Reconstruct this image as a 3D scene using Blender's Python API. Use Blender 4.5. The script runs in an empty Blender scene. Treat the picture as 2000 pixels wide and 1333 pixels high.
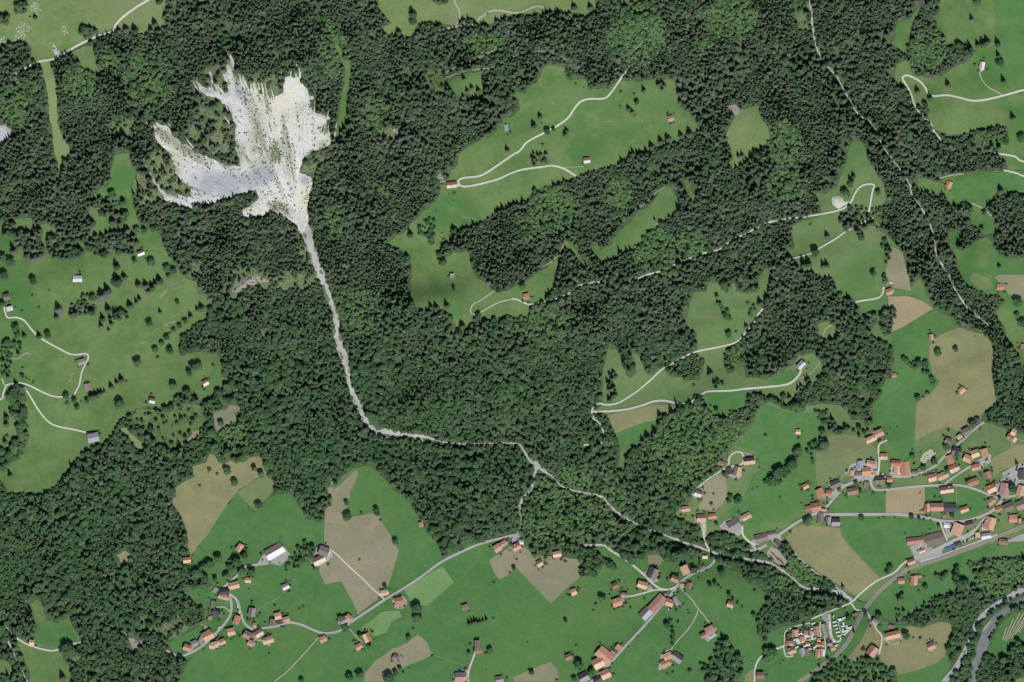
import bpy, math, random
import numpy as np
from mathutils import Vector, Euler
from mathutils.geometry import delaunay_2d_cdt

random.seed(7)
rng = np.random.default_rng(7)
SC = bpy.context.scene
COL = SC.collection
MPP = 0.8                       # metres per pixel of the aerial photograph
R = math.radians

# ------------------------------------------------------------------ camera, sky, sun, exposure
cam = bpy.data.cameras.new('camera')
cam.type = 'ORTHO'
cam.ortho_scale = 2000 * MPP
cam.clip_start = 1.0
cam.clip_end = 6000.0
camo = bpy.data.objects.new('camera', cam)
COL.objects.link(camo)
camo.location = (0, 0, 2500)
SC.camera = camo

SUN_AZ, SUN_EL = 162.0, 50.0    # compass bearing (clockwise from up) and height of the sun
to_sun = Vector((math.sin(R(SUN_AZ)) * math.cos(R(SUN_EL)), math.cos(R(SUN_AZ)) * math.cos(R(SUN_EL)), math.sin(R(SUN_EL))))
world = bpy.data.worlds.new('World')
SC.world = world
world.use_nodes = True
wn = world.node_tree
sky = wn.nodes.new('ShaderNodeTexSky')
sky.sky_type = 'NISHITA'
sky.sun_disc = False
sky.sun_elevation = R(SUN_EL)
sky.sun_rotation = R(SUN_AZ)
sky.altitude = 900
wn.links.new(sky.outputs[0], wn.nodes['Background'].inputs[0])
wn.nodes['Background'].inputs[1].default_value = 0.075
sun = bpy.data.lights.new('sun', 'SUN')
sun.energy = 3.65
sun.angle = R(0.5)
sun.color = (1.0, 0.97, 0.93)
suno = bpy.data.objects.new('sun', sun)
COL.objects.link(suno)
suno.rotation_euler = to_sun.to_track_quat('Z', 'Y').to_euler()
suno.location = (300, -800, 1500)
SC.view_settings.view_transform = 'Standard'
SC.view_settings.look = 'None'
SC.view_settings.gamma = 1.0
SC.view_settings.exposure = 0.0
SC.view_settings.use_curve_mapping = False
SC.cycles.use_denoising = False
SC.cycles.max_bounces = 4

# ------------------------------------------------------------------ map data helpers
TILE = {a + b: (int(a) * 500, (0, 333, 666, 1000)[int(b)]) for a in '0123' for b in '0123'}
def tl(t, pts):
    ox, oy = TILE[t]
    return [(ox + p[0] / 4.0, oy + p[1] / 4.0) + tuple(p[2:]) for p in pts]
def W(px, py):
    return ((px - 1000.0) * MPP, (666.5 - py) * MPP)
def ext(poly, m=160):           # carry what touches the picture's edge on beyond it
    out = []
    for p in poly:
        x, y = p[0], p[1]
        x = -m if x <= 0.5 else (2000 + m if x >= 1999.5 else x)
        y = -m if y <= 0.5 else (1333 + m if y >= 1332.5 else y)
        out.append((x, y))
    return out
def in_poly(P, poly):
    x, y = P[:, 0], P[:, 1]
    ins = np.zeros(len(P), bool)
    n = len(poly)
    for i in range(n):
        x0, y0 = poly[i][:2]
        x1, y1 = poly[(i + 1) % n][:2]
        if y0 == y1:
            continue
        c = (y0 > y) != (y1 > y)
        ins ^= c & (x < (x1 - x0) * (y - y0) / (y1 - y0) + x0)
    return ins
def seg_dist(P, line):
    best = np.full(len(P), 1e9)
    for a, b in zip(line[:-1], line[1:]):
        ax, ay, bx, by = a[0], a[1], b[0], b[1]
        dx, dy = bx - ax, by - ay
        L = dx * dx + dy * dy + 1e-9
        t = np.clip(((P[:, 0] - ax) * dx + (P[:, 1] - ay) * dy) / L, 0, 1)
        best = np.minimum(best, np.hypot(P[:, 0] - ax - t * dx, P[:, 1] - ay - t * dy))
    return best
_tab = np.random.default_rng(3).random((256, 256))
def vnoise(x, y):
    xi, yi = np.floor(x).astype(int), np.floor(y).astype(int)
    fx, fy = x - xi, y - yi
    fx, fy = fx * fx * fx * (fx * (fx * 6 - 15) + 10), fy * fy * fy * (fy * (fy * 6 - 15) + 10)
    g = lambda i, j: _tab[i & 255, j & 255]
    return (g(xi, yi) * (1 - fx) + g(xi + 1, yi) * fx) * (1 - fy) + (g(xi, yi + 1) * (1 - fx) + g(xi + 1, yi + 1) * fx) * fy
def fbm(x, y, o=4):
    s, a, t = 0.0, 0.5, 0.0
    for k in range(o):
        s = s + a * vnoise(x * 2 ** k + 17.3 * k, y * 2 ** k + 9.1 * k)
        t += a
        a *= 0.5
    return s / t
def smooth_line(pts, step=4.0):
    """Catmull-Rom through the points (extra columns are carried along)."""
    P = np.array(pts, float)
    if len(P) < 3:
        Q = [P[0]]
        n = max(1, int(np.hypot(*(P[1] - P[0])[:2]) / step))
        return np.array([P[0] + (P[1] - P[0]) * k / n for k in range(n + 1)])
    E = np.vstack([2 * P[0] - P[1], P, 2 * P[-1] - P[-2]])
    out = []
    for i in range(1, len(E) - 2):
        p0, p1, p2, p3 = E[i - 1], E[i], E[i + 1], E[i + 2]
        n = max(1, int(np.hypot(*(p2 - p1)[:2]) / step))
        for k in range(n):
            t = k / n
            out.append(0.5 * (2 * p1 + (p2 - p0) * t + (2 * p0 - 5 * p1 + 4 * p2 - p3) * t * t + (3 * p1 - p0 - 3 * p2 + p3) * t ** 3))
    out.append(E[-2])
    return np.array(out)
# ------------------------------------------------------------------ the map: open land (picture pixels of the 2000 x 1333 photograph)
OPEN = [
 # name, tone, outline
 ('pasture', 'pasture', [(0,0),(328,0),(322,18),(317,32),(322,50),(305,56),(290,66),(265,68),(250,62),(230,56),(222,55),(205,62),(190,72),(175,78),(160,84),(143,98),(122,104),(112,108),(104,116),(98,122),(80,124),(66,118),(60,112),(60,95),(50,80),(25,85),(0,88)]),
 ('avalanche_track', 'pale', [(80,122),(86,150),(94,192),(97,225),(102,270),(107,302),(117,338),(122,315),(139,300),(133,286),(122,270),(112,237),(111,200),(110,170),(104,145),(96,121)]),
 ('clearing', 'pasture', [(140,103),(150,96),(172,88),(180,92),(184,110),(194,146),(180,140),(165,133),(152,118)]),
 ('pasture', 'mid', [(0,438),(22,430),(40,427),(62,425),(66,440),(84,438),(97,438),(110,452),(140,440),(172,420),(180,385),(192,371),(215,358),(218,333),(222,306),(238,298),(250,300),(255,320),(267,333),(257,383),(262,410),(275,442),(290,447),(312,455),(322,488),(337,513),(360,540),(385,553),(387,573),(405,575),(410,593),(400,622),(372,640),(352,664),(347,681),(352,691),(400,688),(422,693),(432,703),(431,736),(452,739),(446,752),(432,761),(412,771),(390,783),(382,773),(367,761),(340,776),(336,786),(312,796),(285,793),(260,801),(245,813),(225,828),(220,846),(215,853),(197,866),(160,883),(147,898),(130,921),(115,941),(105,953),(85,963),(55,963),(15,963),(7,941),(0,936)]),
 ('clearing', 'scrub', [(265,800),(290,798),(325,805),(345,790),(392,790),(408,800),(395,835),(380,842),(360,870),(335,880),(310,868),(290,845),(270,835),(258,815)]),
 ('clearing', 'pale', [(236,838),(245,834),(255,845),(275,862),(278,878),(268,876),(252,858)]),
 ('clearing', 'tan', [(417,806),(440,800),(452,790),(470,797),(471,810),(455,825),(435,838),(425,845),(418,830)]),
 ('clearing', 'tan', [(366,845),(390,840),(390,850),(370,865),(358,861)]),
 ('clearing', 'tan', [(227,1083),(245,1076),(255,1085),(250,1092),(244,1102),(237,1105),(233,1095)]),
 ('hay_field', 'tanolive', [(410,886),(400,903),(377,911),(380,931),(360,941),(342,953),(345,968),(335,976),(345,996),(352,1005),(362,1030),(367,1055),(372,1085),(376,1082),(405,1047),(435,1000),(462,963),(490,941),(520,926),(516,905),(507,891),(495,892),(480,900),(462,905),(450,898),(435,908),(422,892)]),
 ('meadow', 'olive', [(462,963),(490,941),(520,926),(532,938),(538,955),(525,972),(510,982),(500,1000),(482,985),(468,972)]),
 ('meadow', 'lush', [(376,1083),(405,1047),(435,1000),(462,963),(470,970),(495,1000),(520,978),(540,965),(560,963),(572,968),(588,995),(600,1012),(625,1020),(633,1010),(640,985),(645,950),(660,938),(690,915),(705,910),(720,908),(735,921),(750,936),(772,958),(800,981),(806,993),(820,1017),(835,1037),(857,1067),(866,1092),(876,1083),(890,1077),(905,1072),(912,1062),(940,1060),(975,1050),(1000,1046),(1010,1040),(1022,1046),(1026,1062),(1040,1080),(1060,1085),(1090,1087),(1133,1092),(1135,1128),(1150,1125),(1170,1112),(1185,1108),(1205,1110),(1180,1085),(1160,1068),(1175,1062),(1195,1075),(1212,1084),(1217,1100),(1240,1103),(1244,1092),(1260,1080),(1285,1078),(1300,1095),(1332,1102),(1341,1084),(1352,1086),(1390,1092),(1400,1100),(1425,1112),(1447,1118),(1455,1135),(1475,1142),(1497,1157),(1492,1166),(1495,1185),(1480,1195),(1475,1212),(1485,1240),(1500,1248),(1505,1232),(1525,1225),(1562,1217),(1582,1210),(1605,1200),(1650,1185),(1667,1172),(1690,1178),(1690,1190),(1712,1197),(1722,1212),(1750,1220),(1765,1220),(1800,1225),(1810,1220),(1835,1212),(1857,1217),(1860,1232),(1855,1245),(1847,1265),(1847,1280),(1857,1292),(1855,1305),(1840,1333),(348,1333),(352,1325),(365,1300),(375,1285),(350,1288),(335,1275),(330,1255),(350,1245),(385,1225),(398,1215),(400,1190),(380,1175),(360,1160),(365,1148),(400,1150),(418,1145),(400,1130),(378,1122),(372,1112),(366,1102)]),
 ('meadow', 'mid', [(1060,132),(1075,127),(1102,130),(1104,150),(1112,158),(1145,155),(1148,175),(1190,172),(1207,157),(1250,160),(1285,155),(1317,157),(1322,185),(1327,205),(1345,220),(1360,235),(1362,250),(1355,258),(1330,272),(1305,280),(1275,292),(1240,297),(1215,310),(1205,322),(1162,332),(1125,346),(1100,352),(1075,365),(1045,368),(1032,380),(1030,393),(1000,399),(970,410),(950,428),(925,438),(887,453),(882,468),(867,480),(852,493),(857,500),(870,505),(885,493),(912,490),(917,508),(922,528),(935,543),(952,553),(957,563),(975,573),(1005,560),(1027,550),(1065,523),(1090,503),(1087,533),(1082,565),(1070,570),(1065,583),(1042,593),(1032,603),(1035,615),(1005,620),(992,615),(950,625),(925,620),(910,640),(895,643),(885,628),(877,612),(867,608),(840,605),(812,600),(800,578),(802,545),(805,523),(800,503),(782,485),(752,475),(770,465),(792,453),(805,433),(827,415),(850,395),(860,373),(858,352),(877,350),(880,333),(889,330),(897,300),(920,282),(945,272),(965,262),(977,247),(980,233),(1002,226),(1014,213),(1015,203),(1003,188),(1006,176),(1025,182),(1040,165),(1055,150)]),
 ('clearing', 'mid', [(877,160),(890,150),(915,141),(940,140),(940,160),(947,185),(932,192),(910,180),(900,192),(877,172)]),
 ('clearing', 'scrub', [(828,150),(840,135),(866,140),(872,158),(868,180),(850,182),(835,168)]),
 ('pasture', 'pasture', [(722,0),(740,17),(752,32),(765,45),(747,57),(755,67),(777,69),(807,71),(812,52),(830,42),(850,42),(875,47),(887,54),(900,38),(920,34),(930,45),(950,50),(970,40),(1000,30),(1025,27),(1052,28),(1065,20),(1085,22),(1110,25),(1127,25),(1145,33),(1155,28),(1162,17),(1170,0)]),
 ('meadow', 'pasture', [(1420,258),(1434,232),(1442,217),(1457,212),(1480,207),(1483,222),(1495,240),(1500,250),(1505,275),(1492,283),(1475,300),(1450,320),(1430,330),(1425,318),(1432,305),(1425,283),(1418,270)]),
 ('clearing', 'mid', [(1750,45),(1777,35),(1788,18),(1800,8),(1796,24),(1778,55),(1772,82),(1769,108),(1760,100),(1742,87),(1747,65)]),
 ('pasture', 'mid', [(1842,0),(1835,20),(1827,40),(1832,57),(1842,62),(1852,92),(1857,82),(1897,90),(1907,100),(1892,115),(1860,135),(1847,145),(1820,153),(1795,150),(1782,145),(1777,125),(1767,117),(1752,125),(1747,142),(1750,165),(1760,165),(1777,182),(1785,200),(1797,205),(1812,220),(1820,250),(1850,265),(1882,262),(1905,255),(1940,247),(1967,245),(1970,272),(1960,282),(1945,297),(1965,318),(1968,333),(2000,335),(2000,0)]),
 ('meadow', 'olive2', [(1652,317),(1660,282),(1670,270),(1685,280),(1697,315),(1707,333),(1725,358),(1732,388),(1725,400),(1705,412),(1703,425),(1712,450),(1735,460),(1745,475),(1762,493),(1767,508),(1771,528),(1780,566),(1785,553),(1797,543),(1807,563),(1812,578),(1825,603),(1862,620),(1867,635),(1910,650),(1935,666),(1940,691),(1936,728),(1942,766),(1945,786),(1920,808),(1917,821),(1940,828),(1962,838),(1985,846),(2000,863),(2000,1085),(1975,1087),(1925,1087),(1887,1100),(1890,1110),(1905,1125),(1895,1142),(1890,1132),(1870,1135),(1865,1150),(1842,1165),(1815,1175),(1810,1192),(1790,1190),(1770,1205),(1750,1212),(1725,1205),(1700,1195),(1690,1175),(1667,1166),(1640,1147),(1607,1125),(1582,1105),(1557,1087),(1535,1055),(1522,1060),(1500,1085),(1485,1075),(1470,1065),(1450,1055),(1420,1042),(1400,1036),(1385,1040),(1377,1057),(1370,1045),(1362,1025),(1322,1010),(1318,1000),(1332,988),(1350,978),(1355,966),(1360,953),(1410,916),(1405,900),(1420,893),(1430,872),(1440,862),(1455,841),(1470,821),(1490,788),(1500,785),(1525,796),(1545,803),(1572,801),(1574,792),(1600,788),(1640,791),(1657,806),(1660,821),(1687,821),(1690,831),(1705,828),(1705,791),(1720,771),(1727,746),(1740,731),(1745,706),(1747,686),(1730,666),(1712,660),(1692,642),(1687,620),(1670,593),(1655,578),(1635,568),(1627,543),(1605,540),(1585,530),(1562,528),(1550,508),(1535,493),(1547,473),(1550,440),(1605,420),(1600,395),(1592,378),(1610,380),(1637,363),(1640,350),(1647,333)]),
 ('meadow', 'mid', [(1792,345),(1807,350),(1845,360),(1838,346),(1875,341),(1925,334),(1968,333),(2000,335),(2000,373),(1970,378),(1945,375),(1935,395),(1922,405),(1940,425),(1947,443),(1947,455),(1922,458),(1900,440),(1890,428),(1900,413),(1900,398),(1880,393),(1872,403),(1855,395),(1842,380),(1820,375),(1792,370)]),
 ('meadow', 'mid', [(1850,455),(1872,448),(1877,455),(1870,475),(1875,490),(1905,473),(1925,463),(1935,473),(1947,493),(1962,505),(2000,490),(2000,720),(1995,716),(1985,686),(1965,664),(1962,638),(1950,620),(1945,603),(1965,590),(1947,575),(1920,573),(1890,558),(1877,540),(1867,503),(1850,465)]),
 ('meadow', 'olive2', [(1350,578),(1355,572),(1382,570),(1385,553),(1400,552),(1408,560),(1420,555),(1435,553),(1437,570),(1462,572),(1480,560),(1482,540),(1497,523),(1502,525),(1502,558),(1493,580),(1488,600),(1475,620),(1465,640),(1440,668),(1412,688),(1413,710),(1420,733),(1435,726),(1436,712),(1453,715),(1457,738),(1475,738),(1497,743),(1510,735),(1530,725),(1548,712),(1555,700),(1575,692),(1590,690),(1600,700),(1608,715),(1603,735),(1590,750),(1575,752),(1560,765),(1550,775),(1545,790),(1530,788),(1520,778),(1500,773),(1487,766),(1475,768),(1457,783),(1455,798),(1425,803),(1422,816),(1400,813),(1392,808),(1380,791),(1375,776),(1362,766),(1350,781),(1325,791),(1312,806),(1287,811),(1287,821),(1275,851),(1252,866),(1240,873),(1220,891),(1225,913),(1207,913),(1212,878),(1207,858),(1197,836),(1185,808),(1160,803),(1175,791),(1176,740),(1180,710),(1187,681),(1205,681),(1212,701),(1217,721),(1230,741),(1242,728),(1242,708),(1225,681),(1247,693),(1252,706),(1265,731),(1275,733),(1285,721),(1297,723),(1310,736),(1332,736),(1345,742),(1365,742),(1372,728),(1378,705),(1362,690),(1362,666),(1360,648),(1340,638),(1342,620),(1348,600)]),
 ('meadow', 'olive', [(1597,635),(1610,630),(1625,632),(1634,640),(1634,655),(1625,664),(1610,662),(1600,650)]),
 ('clearing', 'mid', [(1105,473),(1112,473),(1122,485),(1135,505),(1150,515),(1162,520),(1158,524),(1145,522),(1132,510),(1118,492),(1106,482)]),
 ('meadow', 'mid', [(1194,466),(1222,443),(1246,415),(1276,395),(1292,368),(1309,366),(1323,383),(1324,410),(1314,420),(1290,434),(1279,444),(1259,456),(1252,474),(1224,492),(1208,490),(1206,499),(1182,511),(1163,506),(1157,482),(1165,476),(1172,490),(1180,486),(1196,480)]),
 ('clearing', 'mid', [(1335,350),(1345,355),(1352,375),(1358,388),(1350,393),(1340,375)]),
 ('ride', 'ridegrass', [(650,75),(660,90),(668,110),(673,118),(682,118),(686,130),(682,155),(677,190),(675,230),(672,252),(660,258),(655,255),(662,225),(667,190),(672,160),(674,135),(668,118),(655,90)]),
 ('clearing', 'scrub', [(1552,8),(1562,5),(1568,20),(1572,35),(1580,60),(1575,65),(1562,55),(1553,35)]),
 ('clearing', 'mid', [(58,1180),(70,1172),(80,1175),(84,1190),(90,1207),(108,1218),(135,1206),(142,1222),(152,1238),(160,1255),(145,1262),(118,1270),(125,1290),(138,1305),(138,1333),(62,1333),(58,1312),(45,1285),(32,1255),(38,1242),(46,1250),(68,1245),(72,1222),(66,1200)]),
 ('meadow', 'mid', [(0,1280),(12,1290),(20,1300),(24,1318),(0,1312)]),
 ('river_meadow', 'lush', [(1930,1270),(1940,1250),(1950,1225),(1975,1200),(2000,1180),(2000,1230),(1975,1255),(1965,1280),(1947,1287)]),
 ('meadow', 'tanolive', [(2000,1300),(1985,1325),(1980,1333),(2000,1333)]),
 ('clearing', 'tan', [(640,948),(652,938),(655,960),(640,985)]),
]
# farmed plots lying in the open land
FIELDS = [
 ('hay_field', 'tan', 20, [(695,918),(700,925),(693,945),(685,958),(678,998),(690,1010),(725,1002),(742,1008),(750,1027),(765,1050),(779,1075),(770,1108),(757,1150),(745,1165),(699,1200),(690,1178),(666,1135),(635,1142),(622,1115),(632,1090),(634,1000),(640,985),(650,960)]),
 ('hay_field', 'tan', 140, [(955,1094),(985,1075),(1000,1066),(1025,1068),(1040,1082),(1060,1086),(1092,1088),(1130,1092),(1133,1112),(1130,1130),(1100,1155),(1076,1180),(1062,1165),(1035,1138),(1012,1112),(975,1133),(965,1120)]),
 ('meadow', 'mown', 35, [(790,1152),(800,1145),(860,1107),(868,1110),(886,1138),(870,1152),(834,1184),(815,1180),(800,1173)]),
 ('meadow', 'mown', 35, [(745,1195),(780,1192),(784,1205),(765,1215),(755,1235),(735,1243),(710,1235),(705,1225),(720,1215)]),
 ('hay_field', 'tan', 30, [(700,1333),(712,1315),(735,1290),(765,1268),(795,1256),(815,1240),(832,1252),(845,1278),(825,1290),(800,1298),(775,1310),(755,1325),(750,1333)]),
 ('hay_field', 'tan', 60, [(1003,1333),(1003,1322),(1025,1313),(1075,1292),(1090,1310),(1102,1333)]),
 ('hay_field', 'tan', 110, [(1742,480),(1762,493),(1767,508),(1771,528),(1777,558),(1780,568),(1750,563),(1732,558),(1730,528),(1737,503)]),
 ('hay_field', 'straw', 60, [(1735,579),(1775,579),(1802,588),(1823,603),(1795,620),(1765,638),(1737,650),(1745,615),(1735,598)]),
 ('hay_field', 'tanolive', 60, [(1817,666),(1827,660),(1850,648),(1875,640),(1895,648),(1920,652),(1935,666),(1940,691),(1936,728),(1942,766),(1943,786),(1920,806),(1900,826),(1890,836),(1870,841),(1850,833),(1822,843),(1787,861),(1789,816),(1790,791),(1800,778),(1825,761),(1835,746),(1820,731),(1817,708),(1814,698)]),
 ('meadow', 'lush', 60, [(1745,650),(1770,638),(1797,620),(1825,605),(1845,615),(1862,622),(1866,634),(1850,646),(1827,658),(1816,666),(1813,697),(1818,708),(1819,731),(1833,745),(1824,759),(1798,777),(1788,791),(1787,816),(1785,862),(1786,900),(1740,898),(1735,860),(1710,842),(1706,828),(1706,791),(1720,771),(1728,746),(1741,731),(1746,706),(1749,690),(1742,675)]),
 ('meadow', 'lush', 60, [(1500,793),(1520,800),(1545,806),(1585,808),(1600,820),(1612,832),(1608,850),(1595,868),(1575,885),(1550,890),(1540,900),(1500,913),(1480,905),(1475,880),(1440,872),(1458,842),(1472,822),(1492,790)]),
 ('hay_field', 'olive3', 20, [(1617,850),(1640,846),(1670,850),(1690,856),(1715,878),(1712,898),(1680,908),(1660,920),(1655,932),(1630,945),(1597,952),(1593,925),(1593,885),(1612,875)]),
 ('hay_field', 'straw', 90, [(1730,956),(1770,953),(1806,951),(1807,999),(1806,1003),(1770,1004),(1730,1002)]),
 ('meadow', 'lush', 90, [(1807,952),(1868,950),(1900,956),(1925,968),(1935,978),(1920,1000),(1900,1008),(1880,1012),(1868,1012),(1868,985),(1807,985)]),
 ('meadow', 'lush', 90, [(1615,970),(1640,965),(1690,960),(1729,957),(1729,1000),(1660,1003),(1610,1000)]),
 ('hay_field', 'tanolive', 130, [(1533,1055),(1545,1035),(1570,1022),(1600,1028),(1640,1032),(1643,1048),(1665,1075),(1690,1100),(1718,1130),(1695,1148),(1670,1162),(1640,1143),(1605,1122),(1580,1103),(1556,1085)]),
 ('meadow', 'lush', 130, [(1643,1012),(1700,1011),(1760,1013),(1820,1018),(1836,1040),(1842,1052),(1800,1048),(1772,1048),(1780,1085),(1776,1095),(1755,1105),(1740,1125),(1720,1129),(1692,1099),(1667,1074),(1645,1047)]),
 ('meadow', 'lush', 20, [(1690,1177),(1700,1194),(1725,1204),(1748,1211),(1768,1204),(1790,1189),(1809,1191),(1814,1174),(1841,1164),(1864,1149),(1869,1134),(1889,1131),(1896,1140),(1904,1125),(1889,1110),(1886,1100),(1925,1086),(2000,1084),(2000,1042),(1950,1060),(1880,1082),(1800,1112),(1760,1128),(1728,1152)]),
 ('meadow', 'lush', 90, [(1500,915),(1535,905),(1550,903),(1575,880),(1590,870),(1590,925),(1595,953),(1588,975),(1575,990),(1545,1005),(1525,1020),(1490,1020),(1470,1035),(1455,1038),(1440,1010),(1420,1000),(1440,985),(1460,960),(1470,935),(1480,920)]),
 ('hay_field', 'tan', 60, [(1375,945),(1400,928),(1415,925),(1420,965),(1412,985),(1395,1000),(1362,995),(1370,975)]),
 ('hay_field', 'tanolive', 30, [(1655,1285),(1675,1262),(1690,1235),(1700,1212),(1712,1228),(1722,1246),(1718,1262),(1700,1270),(1690,1285),(1670,1292)]),
 ('hay_field', 'tanolive', 30, [(1722,1248),(1735,1240),(1765,1230),(1775,1222),(1800,1227),(1820,1220),(1840,1215),(1858,1220),(1858,1234),(1852,1250),(1846,1280),(1830,1295),(1790,1310),(1755,1318),(1735,1302),(1718,1288),(1718,1270)]),
 ('hay_field', 'tanolive', 30, [(1935,900),(1945,890),(1960,882),(1973,875),(1975,862),(1985,868),(2000,880),(2000,905),(1965,915),(1940,930)]),
 ('hay_field', 'tan', 160, [(1942,542),(1950,537),(2000,536),(2000,582),(1985,585),(1970,575),(1960,560)]),
 ('meadow', 'olive', 160, [(1892,545),(1900,532),(1915,535),(1935,545),(1940,558),(1930,567),(1910,563)]),
 ('meadow', 'lush', 160, [(1860,365),(1875,345),(1925,337),(2000,338),(2000,371),(1945,373),(1935,393),(1902,396),(1870,400),(1862,380)]),
 ('meadow', 'lush', 20, [(1930,0),(2000,0),(2000,170),(1965,172),(1958,140),(1952,95),(1945,40)]),
 ('meadow', 'tanolive', 20, [(1187,811),(1225,803),(1255,795),(1282,790),(1322,793),(1310,806),(1287,811),(1285,820),(1250,828),(1205,846),(1197,836)]),
 ('meadow', 'lush', 20, [(1205,847),(1250,829),(1286,822),(1275,850),(1252,865),(1240,872),(1218,890),(1212,870)]),
 ('meadow', 'lush', 20, [(1376,774),(1390,766),(1440,764),(1475,762),(1486,765),(1474,768),(1456,783),(1454,798),(1424,803),(1420,815),(1400,812),(1392,806),(1382,791)]),
 ('meadow', 'lush', 20, [(1500,752),(1510,738),(1530,726),(1548,725),(1557,735),(1545,748),(1525,751)]),
 ('hay_field', 'tan', 20, [(312,578),(322,566),(325,572),(315,583)]),
 ('meadow', 'lush', 20, [(72,1222),(90,1210),(118,1220),(140,1226),(152,1240),(150,1255),(118,1267),(70,1256),(72,1240)]),
 ('hay_field', 'tan', 20, [(1265,1085),(1285,1082),(1297,1095),(1285,1107),(1268,1105)]),
 ('meadow', 'lush', 20, [(1540,1330),(1500,1328),(1485,1320),(1505,1300),(1535,1285),(1580,1290),(1610,1295),(1590,1312),(1565,1328)]),
 ('hay_field', 'tanolive', 20, [(1437,1333),(1455,1318),(1472,1305),(1474,1333)]),
]
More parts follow.
